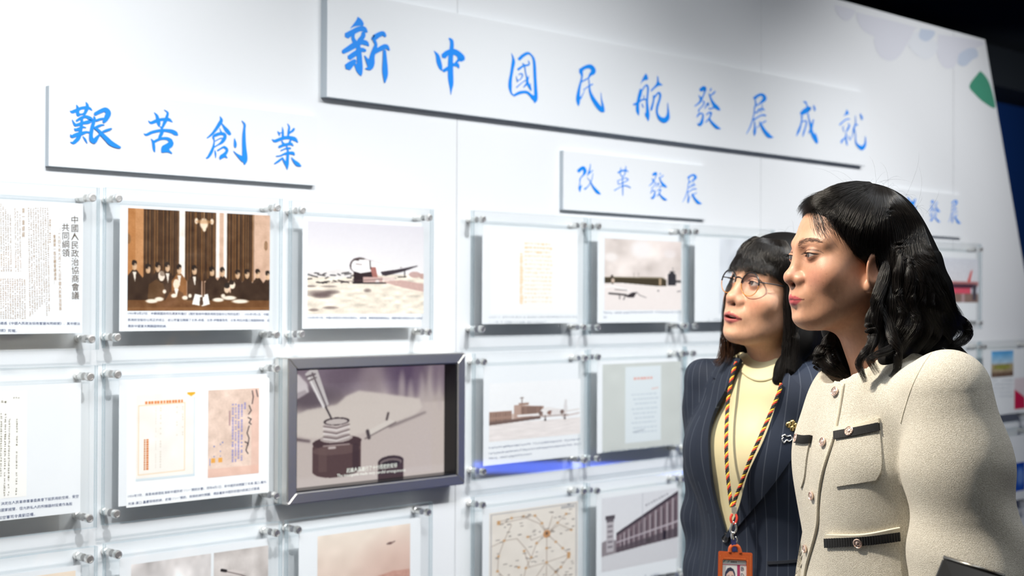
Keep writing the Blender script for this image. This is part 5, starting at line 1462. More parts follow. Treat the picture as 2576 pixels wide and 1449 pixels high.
def hand_mesh(parent, wrist, down, front, side, skin):
    """relaxed hand; wrist world position, unit vectors down, front, side (towards the thumb = front)"""
    B = np.stack([np.array(side), np.array(front), np.array(down)], 1)   # local x = across thickness, y = width, z = length
    fl = [(-.030, .082, .060), (-.010, .088, .070), (.011, .086, .066), (.030, .078, .052)]
    def f(p):
        d = el(p, (0, 0, .045), (.015, .040, .052))
        d = smin(d, cone(p, (0, 0, -.02), (0, 0, .02), .024, .026), .02)
        for y, z, l in fl:
            d = smin(d, chain(p, [((0, y, z - .01), .0092), ((.006, y * 1.04, z + l * .45), .0085), ((.018, y * 1.04, z + l * .78), .0078), ((.030, y * 1.02, z + l), .0068)]), .005)
        d = smin(d, chain(p, [((.002, .030, .022), .012), ((.012, .052, .050), .0100), ((.020, .056, .078), .0085)]), .010)
        return d
    V, Fq = isosurface(f, (-.04, -.06, -.045), (.06, .08, .18), .0042, 0, 2)
    if np.linalg.det(B) < 0: Fq = Fq[:, ::-1]
    return person_mesh('hand', np.array(wrist) + V @ B.T, Fq, M_SKIN, parent, col=np.tile(np.array(skin, float), (len(V), 1)))

def fabric(col, scale, dist, col2=None, rough=.85, cscale=None, strength=.8):
    def b(nt, bs):
        tc = nt.nodes.new('ShaderNodeTexCoord')
        v = nt.nodes.new('ShaderNodeTexNoise'); v.inputs['Scale'].default_value = scale; v.inputs['Detail'].default_value = 3; v.inputs['Roughness'].default_value = .65
        nt.links.new(tc.outputs['Object'], v.inputs['Vector'])
        bp = nt.nodes.new('ShaderNodeBump'); bp.inputs['Distance'].default_value = dist; bp.inputs['Strength'].default_value = strength
        nt.links.new(v.outputs[0], bp.inputs['Height']); nt.links.new(bp.outputs[0], bs.inputs['Normal'])
        bs.inputs['Roughness'].default_value = rough; bs.inputs['Specular IOR Level'].default_value = .2
        bs.inputs['Sheen Weight'].default_value = .15
        if col2:
            r_ = nt.nodes.new('ShaderNodeValToRGB'); r_.color_ramp.elements[0].position = .36; r_.color_ramp.elements[1].position = .64
            r_.color_ramp.elements[0].color = (*col2, 1); r_.color_ramp.elements[1].color = (*col, 1)
            w_ = nt.nodes.new('ShaderNodeTexNoise'); w_.inputs['Scale'].default_value = cscale or scale; w_.inputs['Detail'].default_value = 2
            nt.links.new(tc.outputs['Object'], w_.inputs['Vector']); nt.links.new(w_.outputs[0], r_.inputs[0]); nt.links.new(r_.outputs[0], bs.inputs['Base Color'])
        else:
            bs.inputs['Base Color'].default_value = (*col, 1)
    return b
M_BOUCLE = mat('cream_boucle', build=fabric(L(238, 233, 220), 760, .0020, L(204, 197, 181), cscale=640))
M_BLACKTRIM = mat('black_grosgrain', L(24, 25, 27), .7)
M_ROSEGOLD = mat('rose_gold_metal', (0.92, 0.72, 0.62), .36, metal=1.0)
M_GOLD = mat('gold_metal', (0.95, 0.70, 0.28), .22, metal=1.0)
M_SILVER = mat('silver_metal', (0.80, 0.80, 0.80), .18, metal=1.0)
M_CREAMTOP = mat('cream_knit', build=fabric(L(220, 210, 170), 900, .0006, rough=.9, strength=.5))
M_TROUSER = mat('black_trouser_cloth', L(26, 27, 32), .8)
M_SHOE = mat('black_leather', L(18, 18, 20), .35)

def pin_nodes(nt, bs):
    at = nt.nodes.new('ShaderNodeAttribute'); at.attribute_name = 'su'
    m1 = nt.nodes.new('ShaderNodeMath'); m1.operation = 'MULTIPLY'; m1.inputs[1].default_value = 1 / .0185
    m2 = nt.nodes.new('ShaderNodeMath'); m2.operation = 'FRACT'
    m3 = nt.nodes.new('ShaderNodeMath'); m3.operation = 'LESS_THAN'; m3.inputs[1].default_value = .06
    nt.links.new(at.outputs['Fac'], m1.inputs[0]); nt.links.new(m1.outputs[0], m2.inputs[0]); nt.links.new(m2.outputs[0], m3.inputs[0])
    mx = nt.nodes.new('ShaderNodeMix'); mx.data_type = 'RGBA'
    mx.inputs[6].default_value = (*L(36, 44, 60), 1); mx.inputs[7].default_value = (*L(74, 81, 94), 1)
    nt.links.new(m3.outputs[0], mx.inputs[0]); nt.links.new(mx.outputs[2], bs.inputs['Base Color'])
    n = nt.nodes.new('ShaderNodeTexNoise'); n.inputs['Scale'].default_value = 700
    bp = nt.nodes.new('ShaderNodeBump'); bp.inputs['Distance'].default_value = .0006; bp.inputs['Strength'].default_value = .5
    nt.links.new(n.outputs[0], bp.inputs['Height']); nt.links.new(bp.outputs[0], bs.inputs['Normal'])
    bs.inputs['Roughness'].default_value = .72; bs.inputs['Specular IOR Level'].default_value = .25
M_PIN = mat('navy_pinstripe_cloth', build=pin_nodes)

def legs(parent, fr, hip_z, width=.085):
    """trousers and shoes below the jacket, in the body frame fr (origin at height fr.o[2])"""
    zf = -fr.o[2]
    def f(p):
        q = p.copy(); q[:, 0] = np.abs(q[:, 0])
        d = el(p, (0, .01, hip_z), (.160, .115, .14))
        d = smin(d, cone(q, (width, .005, hip_z - .05), (width, .0, zf + .09), .088, .062), .04)
        return np.maximum(d, zf + .045 - p[:, 2])
    V, Fq = isosurface(f, (-.2, -.16, zf + .02), (.2, .18, hip_z + .17), .014, 0, 1)
    person_mesh('trousers', fr.w(V), Fq, M_TROUSER, parent)
    for s in (-1, 1):
        def g(p):
            d = smin(el(p, (s * width, -.055, zf + .035), (.042, .105, .034)), el(p, (s * width, .035, zf + .045), (.036, .045, .045)), .02)
            return np.maximum(d, zf + .001 - p[:, 2])
        V, Fq = isosurface(g, (s * width - .06, -.18, zf - .01), (s * width + .06, .10, zf + .11), .008, 0, 1)
        person_mesh('shoe', fr.w(V), Fq, M_SHOE, parent)

def button(parent, pt, nrm, r, m, name='button', seal=True):
    bm = bmesh.new()
    lathe(bm, [(r * .9, -.001), (r, .0005), (r, .0015), (r * .86, .0022), (r * .78, .0013), (r * .45, .0013), (r * .35, .0020), (.0001, .0024)], (0, 0, 0), (0, 0, 1), 22)
    if seal:
        for k in range(8):
            a = k * math.pi / 4
            box(bm, r * .60 * math.cos(a) - r * .09, r * .60 * math.cos(a) + r * .09, r * .60 * math.sin(a) - r * .09, r * .60 * math.sin(a) + r * .09, .001, .0021)
    me = bm_me(bm, name, True); me.set_sharp_from_angle(angle=.7)
    o = link(name, me, m, parent)
    o.rotation_euler = Vector(nrm).to_track_quat('Z', 'Y').to_euler()
    o.location = Vector(pt) - parent.location
    return o

# ------------------------------------------------------------------ woman in cream (front)
def D2(a): return math.radians(a)
ZW1 = 2.24
o1 = P(2205, 950, ZW1)
w1 = thing('person', 'woman with long wavy black hair and cream jacket with black-trimmed pockets', 'person', (o1.x, o1.y, 0))
H1 = Frame(P(2139, 641, ZW1), D2(63), D2(-1.0), D2(-1.5))
B1 = Frame(o1, D2(63))
prm1 = dict(skin=(200, 150, 121), lip=(188, 74, 82), blush=(200, 122, 104), neck=(.004, .062, -.205), fat=.001, freckles=16, eye_h=.0031, fold=.0021)
f1, alm1, EYE, RB = head_sdf(prm1)
V, Fq = isosurface(f1, (-.125, -.125, -.255), (.125, .125, .122), .0034, 1, 2)
keep = V[Fq].mean(1)[:, 2] > -.245
person_mesh('head', H1.w(V), Fq[keep], M_SKIN, w1, col=skin_colour(V, prm1, alm1, EYE))
for s in (1, -1): eye_obj(w1, H1, s, EYE, RB, (-.10, -1, -.04))
brow(H1, f1, w1, M_BROW, 1.0)

eyelids(w1, H1, f1, alm1, EYE, prm1, .0032)
f1w = lambda p: f1(H1.l(p))

# jacket
aS, aE, aW = (B1.l(P(*q)) for q in ((2386, 985, 2.06), (2440, 1440, 2.05), (2390, 1800, 2.00)))
bS, bE, bW = np.array((-.150, .02, -.055)), np.array((-.185, .05, -.33)), np.array((-.17, -.05, -.56))
def torso1(p, g=0.0):
    q = p.copy(); q[:, 0] = np.abs(q[:, 0])
    d = el(p, (0, .000, -.12), (.140 + g, .098 + g, .18))
    d = smin(d, el(p, (0, .012, -.030), (.150 + g, .072 + g, .055 + g)), .05)
    d = smin(d, cone(p, (-.13, .02, -.052), (.135, .025, -.050), .050 + g, .054 + g), .04)
    d = smin(d, el(q, (.060, -.048, -.135), (.060 + g, .044 + g, .068 + g)), .055)
    d = smin(d, el(p, (0, .004, -.33), (.132 + g, .100 + g, .19)), .08)
    d = smin(d, el(p, (0, .010, -.50), (.168 + g, .122 + g, .17)), .08)
    return d
def jacket1(p):
    d = torso1(p, .0068)
    n_ = .0022 * np.sin(p[:, 2] * 70 + p[:, 0] * 30) * np.sin(p[:, 1] * 40 + 1)
    arm = chain(p, [(tuple(aS), .061), (tuple((aS * .6 + aE * .4)), .073), (tuple(aE), .080), (tuple(aW), .060)], .03)
    arm = arm + .003 * np.sin(p[:, 2] * 55 + p[:, 1] * 38) * np.clip((-.10 - p[:, 2]) / .1, 0, 1)
    arm2 = chain(p, [(tuple(bS), .052), (tuple(bE), .052), (tuple(bW), .045)], .03)
    d = smin(d + n_ * .6, arm, .006 + .042 * np.clip((p[:, 2] + .11) / .11, 0, 1))
    d = smin(d, arm2, .02)
    d = np.maximum(d, -.62 - p[:, 2])
    ncut = smin(el(p, (0, -.030, .030), (.074, .078, .052)), cone(p, (0, .01, .0), (0, -.03, .12), .062, .075), .02)
    return np.maximum(d, -ncut)
V, Fq = isosurface(jacket1, (-.27, -.22, -.64), (.32, .30, .06), .0085, 1, 2)
person_mesh('jacket', B1.w(V), Fq, M_BOUCLE, w1)
j1 = lambda p: jacket1(B1.l(p))
ZR1 = (1.85, 2.6)
M_PIPE = mat('cream_binding', build=fabric(L(232, 224, 204), 700, .0015, rough=.9))
def band(tl, tr_, br_, bl, name='pocket_trim', m=M_BLACKTRIM, off=.0035, rid=True):
    o = strip(name, [tl, ((tl[0] + tr_[0]) / 2, (tl[1] + tr_[1]) / 2 + 2), tr_], [bl, ((bl[0] + br_[0]) / 2, (bl[1] + br_[1]) / 2 + 2), br_], j1, ZR1, m, w1, off, .0025, n=60, k=5, smooth=not rid)
    if rid:   # woven ribs
        me = o.data; v = np.zeros(len(me.vertices) * 3, np.float32); me.vertices.foreach_get('co', v); v = v.reshape(-1, 3)
        nrm = np.array([q.vector for q in me.vertex_normals]); i = np.arange(300) // 5
        v[:300] += nrm[:300] * (np.where(i % 2 == 0, .0007, 0))[:, None]
        me.vertices.foreach_set('co', v.ravel()); me.update()
    return o
strip('pocket', [(2108, 1100), (2103, 1150), (2098, 1200), (2106, 1224)], [(2214, 1078), (2217, 1130), (2217, 1180), (2204, 1207)], j1, ZR1, M_BOUCLE, w1, .0005, .0028, n=30, k=22)
strip('pocket', [(2086, 1372), (2084, 1420), (2083, 1500)], [(2262, 1352), (2266, 1420), (2270, 1500)], j1, ZR1, M_BOUCLE, w1, .0005, .0028, n=30, k=26)
strip('pocket', [(2006, 1108), (2003, 1150), (2010, 1205), (2017, 1226)], [(2040, 1108), (2032, 1150), (2026, 1200), (2018, 1228)], j1, ZR1, M_BOUCLE, w1, .0005, .0025, n=24, k=10)
strip('pocket_edge', [(2106, 1076), (2160, 1068), (2214, 1052)], [(2104, 1087), (2160, 1078), (2214, 1064)], j1, ZR1, M_PIPE, w1, .002, .004, n=24, k=4)
strip('pocket_edge', [(2082, 1344), (2170, 1342), (2262, 1325)], [(2081, 1356), (2170, 1353), (2262, 1337)], j1, ZR1, M_PIPE, w1, .002, .004, n=24, k=4)
band((2104, 1087), (2213, 1063), (2215, 1083), (2105, 1106)); band((2081, 1354), (2262, 1336), (2264, 1358), (2082, 1377)); band((2008, 1094), (2045, 1096), (2041, 1115), (2006, 1114))
# front edge, neckline piping
def piping(name, pts, f, zr, m, parent, r=.003, off=.001, n=60):
    q = crom(pts, 8); s_ = np.r_[0, np.cumsum(np.linalg.norm(np.diff(q, axis=0), axis=1))]; t = np.linspace(0, s_[-1], n)
    q = np.stack([np.interp(t, s_, q[:, 0]), np.interp(t, s_, q[:, 1])], 1)
    p_, nn, h = march(q, f, *zr)
    c_ = p_ + nn * off
    for _ in range(2): c_[1:-1] = (c_[:-2] + 2 * c_[1:-1] + c_[2:]) / 4
    v_, fc_ = tube_vf(c_, r, 8)
    return link(name, np_me(name, v_, fc_, True, loc=parent.location), m, parent)
EDGE = [(2124, 966), (2117, 1010), (2108, 1060), (2096, 1110), (2078, 1165), (2066, 1215), (2060, 1270), (2058, 1320), (2046, 1370), (2032, 1420), (2022, 1480)]
strip('front_placket', [(2088, 968), (2078, 1060), (2062, 1120), (2042, 1190), (2030, 1260), (2024, 1330), (2012, 1400), (2000, 1480)], EDGE, j1, ZR1, M_BOUCLE, w1, -.0005, .0035, n=50, k=8)
piping('front_edge', EDGE, j1, ZR1, M_PIPE, w1, .0026, .0022)
piping('sleeve_seam', [(2343, 888), (2322, 918), (2296, 970), (2276, 1030), (2267, 1065)], j1, ZR1, M_PIPE, w1, .0012, .0003)
for q, r_ in (((2107, 987), .0074), ((2077, 1113), .0074), ((2049, 1247), .0070), ((2141, 1087), .0074), ((2162, 1364), .0074), ((2010, 1103), .0070), ((2033, 1380), .0068)):
    pp_, nn_ = on_surface([q], j1, ZR1, .0055)
    button(w1, pp_[0], nn_[0], r_, M_ROSEGOLD)
legs(w1, B1, -.60)
for wr, s in ((aW, 1), (bW, -1)):
    up_d = (aW - aE) if s > 0 else (bW - bE); up_d = up_d / np.linalg.norm(up_d)
    fr_ = np.array((0, -1, 0)) - up_d * (-up_d[1]); fr_ /= np.linalg.norm(fr_)
    sd_ = np.cross(fr_, up_d) * s
    hand_mesh(w1, B1.w(wr + up_d * .055), B1.R @ up_d, B1.R @ fr_, B1.R @ (-sd_ if s > 0 else -sd_), prm1['skin'])

# hair
def hair1(p):
    q = p.copy(); q[:, 0] = np.abs(q[:, 0])
    d = el(p, (0, .018, .030), (.083, .102, .084))
    face = el(p, (0, -.102, -.028), (.118, .105, .096))
    ear = el(q, (.088, -.006, -.046), (.034, .034, .052))
    d = ssub(d, face, .012); d = ssub(d, ear, .010)
    m = el(p, (.025, .082, -.072), (.084, .060, .112))
    m = smin(m, chain(p, [((.078, .050, -.03), .026), ((.082, .036, -.12), .028), ((.084, .020, -.165), .020)], .02), .03)
    m = smin(m, chain(p, [((.055, .100, -.07), .032), ((.055, .128, -.110), .020)], .02), .03)
    m = smin(m, chain(p, [((-.072, .035, -.03), .026), ((-.076, .010, -.12), .020), ((-.066, .024, -.170), .014), ((-.052, .045, -.200), .006)], .02), .03)
    d = smin(d, m, .035)
    return d + .0018 * np.sin(p[:, 2] * 95 + p[:, 0] * 60) * np.sin(p[:, 0] * 120 + p[:, 1] * 95) * (p[:, 2] < .0)
V, Fq = isosurface(hair1, (-.13, -.11, -.24), (.14, .21, .125), .005, 1, 2)
hm1 = person_mesh('hair', H1.w(V), Fq, M_HAIR, w1)
h1w = lambda p: hair1(H1.l(p))
rg = np.random.default_rng(21)
def surf_guides(rows, f, zr, off):
    out = []
    for q in rows:
        c_ = crom(q, 4)
        p_, n_, h = march(c_, f, *zr)
        g_ = (p_ + n_ * off)[h]
        if len(g_) < 5: continue
        for _ in range(5): g_[1:-1] = (g_[:-2] + 2 * g_[1:-1] + g_[2:]) / 4
        for _ in range(3):
            v_ = f(g_); m_ = v_ < off * .6
            if m_.any(): g_[m_] += grad(f, g_[m_]) * (off * .6 - v_[m_])[:, None] * .8
        out.append(g_)
    return [o for o in out if o is not None]
def interp_rows(rows, k):
    out = []
    R_ = []
    for q in rows:
        c_ = crom(q, 8); s_ = np.r_[0, np.cumsum(np.linalg.norm(np.diff(c_, axis=0), axis=1))]; t = np.linspace(0, s_[-1], 9)
        R_.append(np.stack([np.interp(t, s_, c_[:, i]) for i in range(2)], 1))
    for a, b_ in zip(R_[:-1], R_[1:]):
        for i in range(k): out.append(a * (1 - i / k) + b_ * (i / k) + rg.normal(0, 1.2, (9, 2)) * np.linspace(0, 1, 9)[:, None])
    out.append(R_[-1]); return out
rows1 = [[(2186, 464), (2115, 476), (2055, 500), (2015, 530), (2003, 556)],
         [(2190, 466), (2130, 482), (2075, 502), (2036, 520), (2013, 540)],
         [(2195, 470), (2150, 487), (2112, 503), (2082, 514), (2056, 526)],
         [(2198, 472), (2160, 498), (2126, 526), (2120, 560), (2142, 604)],
         [(2200, 474), (2170, 510), (2142, 556), (2150, 610), (2172, 650)],
         [(2201, 474), (2175, 520), (2160, 580), (2172, 630), (2204, 652)],
         [(2206, 474), (2202, 530), (2200, 600), (2214, 680), (2206, 760), (2188, 830)],
         [(2216, 474), (2230, 540), (2240, 620), (2252, 700), (2238, 790), (2215, 860)],
         [(2230, 478), (2262, 550), (2284, 630), (2300, 710), (2300, 790), (2282, 850)],
         [(2245, 486), (2286, 560), (2312, 640), (2342, 720), (2362, 790), (2380, 835)],
         [(2256, 495), (2300, 570), (2326, 640), (2360, 724), (2392, 790), (2416, 832)],
         [(2262, 499), (2312, 575), (2338, 650), (2368, 724), (2398, 786), (2420, 826)]]
strands = []
for g_ in surf_guides(interp_rows(rows1, 9), h1w, (1.9, 2.6), .0035):
    strands += lock(g_[::2], 110, .005, .0085, rg, .0018, .07, 3)
curls = [([(2232, 630, .070), (2226, 690, .085), (2206, 760, .10), (2204, 840, .105), (2176, 890, .115), (2162, 925, .115), (2176, 962, .115)], 150, .012, .004),
         ([(2236, 670, .075), (2216, 750, .09), (2190, 806, .10), (2195, 850, .11), (2186, 900, .12), (2210, 940, .12)], 120, .010, .006),
         ([(2226, 700, .070), (2222, 760, .085), (2246, 845, .115), (2262, 890, .125), (2254, 925, .125), (2238, 948, .125)], 150, .012, .004),
         ([(2246, 700, .06), (2250, 770, .08), (2270, 840, .10), (2240, 880, .12), (2205, 890, .125), (2180, 912, .125)], 120, .010, .005),
         ([(2290, 690, .04), (2306, 760, .055), (2320, 820, .06), (2295, 862, .08), (2250, 880, .10)], 150, .014, .006),
         ([(2340, 745, .03), (2384, 792, .02), (2424, 815, .0), (2431, 842, .0), (2404, 868, .01), (2372, 872, .02)], 170, .012, .0068),
         ([(2330, 790, .04), (2372, 850, .02), (2404, 874, .01), (2426, 894, .01), (2441, 914, .01)], 130, .010, .004),
         ([(2350, 860, .02), (2390, 880, .01), (2420, 905, .01), (2436, 935, .01)], 50, .008, .004),
         ([(2092, 836, -.05), (2084, 880, -.045), (2106, 920, -.03), (2138, 956, -.02)], 150, .014, .006),
         ([(2082, 860, -.05), (2062, 896, -.045), (2086, 928, -.035), (2124, 948, -.025)], 130, .012, .006),
         ([(2060, 890, -.05), (2054, 920, -.045), (2075, 935, -.04)], 50, .008, .004)]
for g_, n_, r0_, r1_ in curls:
    strands += lock(px_guide(g_, ZW1), n_ * 2, r0_, r1_, rg, .003, .05, 6, cut=.4)
wav = [[(2262, 640), (2268, 690), (2256, 740), (2272, 790), (2252, 840), (2238, 880)], [(2280, 650), (2292, 700), (2282, 750), (2300, 800), (2284, 845), (2256, 885)],
       [(2296, 660), (2312, 710), (2306, 760), (2328, 805), (2318, 850), (2290, 880)], [(2312, 670), (2332, 725), (2328, 770), (2352, 815), (2344, 852), (2316, 876)],
       [(2330, 690), (2352, 740), (2350, 785), (2376, 825), (2372, 856), (2346, 872)], [(2344, 715), (2366, 760), (2384, 800), (2404, 832), (2398, 858), (2376, 870)],
       [(2230, 700), (2222, 750), (2236, 800), (2222, 850), (2206, 890)], [(2246, 720), (2252, 770), (2244, 820), (2250, 862), (2232, 900)]]
for g_ in surf_guides(wav, h1w, (1.9, 2.6), .006):
    strands += lock(g_[::2], 260, .011, .007, rg, .002, .05, 3, cut=.5)
# wisps over the forehead
for q in [[(2038, 520), (2050, 550), (2056, 580), (2062, 600)], [(2058, 520), (2072, 552), (2084, 584), (2092, 604)], [(2076, 518), (2092, 552), (2106, 586), (2116, 612)], [(2048, 522), (2062, 556), (2072, 588), (2078, 612)], [(2092, 520), (2104, 556), (2116, 590), (2132, 630)], [(2104, 520), (2112, 552), (2124, 586), (2142, 626)]]:
    p_, n_, h_ = march(crom(q, 3), f1w, 1.9, 2.6)
    strands += lock((p_ + n_ * .004), 22, .006, .008, rg, .001, .05, 2, cut=.5)
# loose flyaway hairs round the crown and back
flya = []
for k in range(40):
    a_ = rg.uniform(-.5, 1.9); 
    st = H1.w([(rg.normal(0, .02), .03 + .09 * math.sin(a_), .028 + .078 * math.cos(a_))])[0]
    nrm_ = st - H1.w([(0, .018, .02)])[0]; nrm_ /= np.linalg.norm(nrm_)
    tg_ = np.cross(nrm_, H1.R[:, 0]) * rg.choice([-1, 1]) + rg.normal(0, .5, 3)
    L_ = rg.uniform(.015, .05)
    flya.append(np.array([st + nrm_ * .012 * t + nrm_ * L_ * .35 * math.sin(2.6 * t) + tg_ * L_ * t for t in np.linspace(0, 1, 9)]))
tag(hair_obj('hair_strands', strands, M_HAIRS, w1, .00017), kind='stuff')
tag(hair_obj('loose_hairs', flya, M_HAIRS, w1, .00007), kind='stuff')

# ------------------------------------------------------------------ woman with glasses (behind)
ZW2 = 2.76
o2 = P(1920, 950, ZW2 + .03)
w2 = thing('person', 'woman with round glasses and dark navy pinstripe blazer over a cream top', 'person', (o2.x, o2.y, 0))
H2 = Frame(P(1953, 726, ZW2), D2(50), D2(9), D2(6))
B2 = Frame(o2, D2(47))
prm2 = dict(skin=(211, 163, 134), lip=(182, 92, 90), blush=(214, 134, 108), neck=(0, .040, -.205), fat=.003, open=.0038, smile=.4, eye_h=.0044, fold=.0024)
f2, alm2, EYE2, RB2 = head_sdf(prm2)
V, Fq = isosurface(f2, (-.125, -.125, -.255), (.125, .125, .122), .0036, 1, 2)
keep = V[Fq].mean(1)[:, 2] > -.245
person_mesh('head', H2.w(V), Fq[keep], M_SKIN, w2, col=skin_colour(V, prm2, alm2, EYE2))
for s in (1, -1): eye_obj(w2, H2, s, EYE2, RB2, (-.12, -1, .10))
brow(H2, f2, w2, M_HAIR, 1.2, .001)
eyelids(w2, H2, f2, alm2, EYE2, prm2, .004)
f2w = lambda p: f2(H2.l(p))
# teeth
Vt, Ft = isosurface(lambda p: el(p, (0, -.082, -.0684), (.0170, .0150, .0032)), (-.022, -.10, -.08), (.022, -.06, -.06), .002, 0, 2)
person_mesh('teeth', H2.w(Vt), Ft, mat('tooth_enamel', L(226, 216, 202), .25), w2)

def torso2(p, g=0.0):
    q = p.copy(); q[:, 0] = np.abs(q[:, 0])
    d = el(p, (0, .000, -.12), (.142 + g, .098 + g, .18))
    d = smin(d, el(p, (0, .010, -.025), (.130 + g, .066 + g, .052 + g)), .05)
    d = smin(d, cone(p, (-.125, .012, -.035), (.125, .012, -.035), .046 + g, .046 + g), .05)
    d = smin(d, el(q, (.060, -.066, -.15), (.060 + g, .048 + g, .064 + g)), .055)
    d = smin(d, el(p, (0, .004, -.33), (.125 + g, .096 + g, .19)), .08)
    d = smin(d, el(p, (0, .010, -.52), (.165 + g, .122 + g, .18)), .08)
    return d
ncut2 = lambda p: smin(el(p, (0, -.018, .030), (.066, .072, .046)), cone(p, (0, .0, .0), (0, .0, .12), .058, .064), .02)
_A, _n, _h = march(np.array([(1872, 934), (1905, 955), (1972, 936)], float), lambda p: torso2(B2.l(p)), 2.4, 3.1)
_A = B2.l(_A); NPN = np.cross(_A[1] - _A[0], _A[2] - _A[0]); NPN /= np.linalg.norm(NPN); NPN = NPN * np.sign(NPN[2])
def top2(p): return np.maximum(np.maximum(torso2(p, .0), (p - _A[1]) @ NPN), -.45 - p[:, 2])
V, Fq = isosurface(top2, (-.2, -.16, -.46), (.2, .15, .05), .006, 1, 3)
person_mesh('knit_top', B2.w(V), Fq, M_CREAMTOP, w2)
VPOLY = np.array([(1866, 905), (1850, 945), (1836, 974), (1818, 1008), (1802, 1039), (1790, 1080), (1786, 1110), (1788, 1150), (1792, 1190), (1800, 1240), (1812, 1300), (1830, 1348), (1846, 1318), (1862, 1276), (1884, 1193), (1905, 1145), (1924, 1104), (1943, 1055), (1956, 1014), (1968, 975), (1979, 937), (1960, 880), (1900, 870)], float)
def poly_sd(q, poly):
    d = np.full(len(q), 1e9); ins = np.zeros(len(q), bool); n = len(poly)
    for i in range(n):
        a, b_ = poly[i], poly[(i + 1) % n]; e = b_ - a; w_ = q - a
        t = np.clip((w_ @ e) / (e @ e), 0, 1); d = np.minimum(d, np.linalg.norm(w_ - t[:, None] * e, axis=1))
        c1 = (a[1] <= q[:, 1]) != (b_[1] <= q[:, 1])
        with np.errstate(divide='ignore', invalid='ignore'):
            xx = a[0] + (q[:, 1] - a[1]) * e[0] / e[1]
        ins ^= c1 & (q[:, 0] < xx)
    return np.where(ins, -d, d)
rS, rE, rW = (B2.l(P(*q)) for q in ((1778, 962, 2.86), (1780, 1290, 2.90), (1768, 1620, 2.82)))
lS, lE, lW = np.array((.150, .012, -.05)), np.array((.180, .03, -.33)), np.array((.17, -.04, -.58))
def arms2(p):
    a = chain(p, [(tuple(rS), .048), (tuple(rE), .046), (tuple(rW), .040)], .03)
    b_ = chain(p, [(tuple(lS), .048), (tuple(lE), .046), (tuple(lW), .040)], .03)
    return a + .0025 * np.sin(p[:, 2] * 60 + p[:, 1] * 45), b_
def blazer_solid(p):
    a, b_ = arms2(p)
    d = torso2(p, .011)
    d = smin(d, a, .018); d = smin(d, b_, .018)
    return np.maximum(d, -.66 - p[:, 2])
def blazer2(p):
    d = blazer_solid(p)
    px = to_px(B2.w(p))
    cut = np.maximum(poly_sd(px[:, :2], VPOLY) / 1290.0, (p[:, 1] + .00))
    d = np.maximum(d, -cut)
    return np.maximum(d, -smin(ncut2(p) - .004, el(p, (0, -.02, .03), (.08, .085, .05)), .01))
V, Fq = isosurface(blazer2, (-.26, -.2, -.68), (.26, .17, .05), .0080, 1, 2)
a_, b_ = arms2(V); t_ = torso2(V, .011)
isarm = (np.minimum(a_, b_) < t_ + .006)
ax_ = np.where((a_ < b_)[:, None], rS, lS)
su = np.where(isarm, np.arctan2(V[:, 1] - ax_[:, 1], V[:, 0] - ax_[:, 0]) * .052 + V[:, 2] * .05, np.arctan2(V[:, 0], -(V[:, 1] - .06)) * .155)
person_mesh('blazer', B2.w(V), Fq, M_PIN, w2, extra={'su': su})
z2 = lambda p: blazer2(B2.l(p))
zs2 = lambda p: blazer_solid(B2.l(p))
t2 = lambda p: top2(B2.l(p))
ZR2 = (2.4, 3.1)
def lapel(inner, outer, name='lapel'):
    o = strip(name, inner, outer, zs2, ZR2, M_PIN, w2, .0020, .0050, n=44, k=9)
    v = np.array([tuple(q.co) for q in o.data.vertices]) + np.array(w2.location)
    l = B2.l(v); s_ = np.arctan2(l[:, 0], -(l[:, 1] - .06)) * .155 + l[:, 2] * (.10 if inner[0][0] < 1900 else -.10)
    at = o.data.attributes.new('su', 'FLOAT', 'POINT'); at.data.foreach_set('value', s_.astype(np.float32))
lapel([(1858, 922), (1836, 974), (1802, 1039), (1787, 1100), (1792, 1190), (1803, 1255), (1828, 1344)], [(1812, 950), (1792, 980), (1770, 1040), (1759, 1110), (1760, 1185), (1776, 1260), (1822, 1352)])
lapel([(1979, 937), (1956, 1014), (1924, 1104), (1884, 1193), (1862, 1276), (1832, 1346)], [(2030, 990), (2032, 1060), (2003, 1128), (1944, 1215), (1890, 1286), (1838, 1352)])
# collar of the blazer
lapel([(1868, 908), (1852, 940), (1836, 972)], [(1822, 900), (1806, 925), (1796, 950)], 'collar')
strip('pocket_welt', [(1930, 1412), (1980, 1409), (2040, 1402)], [(1932, 1420), (1980, 1417), (2040, 1410)], zs2, ZR2, mat('navy_plain_cloth', L(24, 29, 40), .8), w2, .001, .003, n=12, k=3)
pb_, nb_ = on_surface([(1829, 1352)], zs2, ZR2, .004)
button(w2, pb_[0], nb_[0], .010, mat('dark_horn', L(26, 26, 30), .3), 'blazer_button', seal=False)
# neckline rib of the knit top
NL = [(1868, 934), (1880, 945), (1892, 952), (1906, 957), (1926, 957), (1948, 950), (1964, 942), (1976, 934)]
piping('neck_rib', NL, t2, ZR2, M_CREAMTOP, w2, .0035, .001)
legs(w2, B2, -.60)
for wr, el_, s in ((lW, lE, 1), (rW, rE, -1)):
    up_d = wr - el_; up_d = up_d / np.linalg.norm(up_d)
    fr_ = np.array((0, -1, 0)) - up_d * (-up_d[1]); fr_ /= np.linalg.norm(fr_)
    sd_ = np.cross(fr_, up_d)
    hand_mesh(w2, B2.w(wr + up_d * .045), B2.R @ up_d, B2.R @ fr_, B2.R @ (-sd_ * s), prm2['skin'])
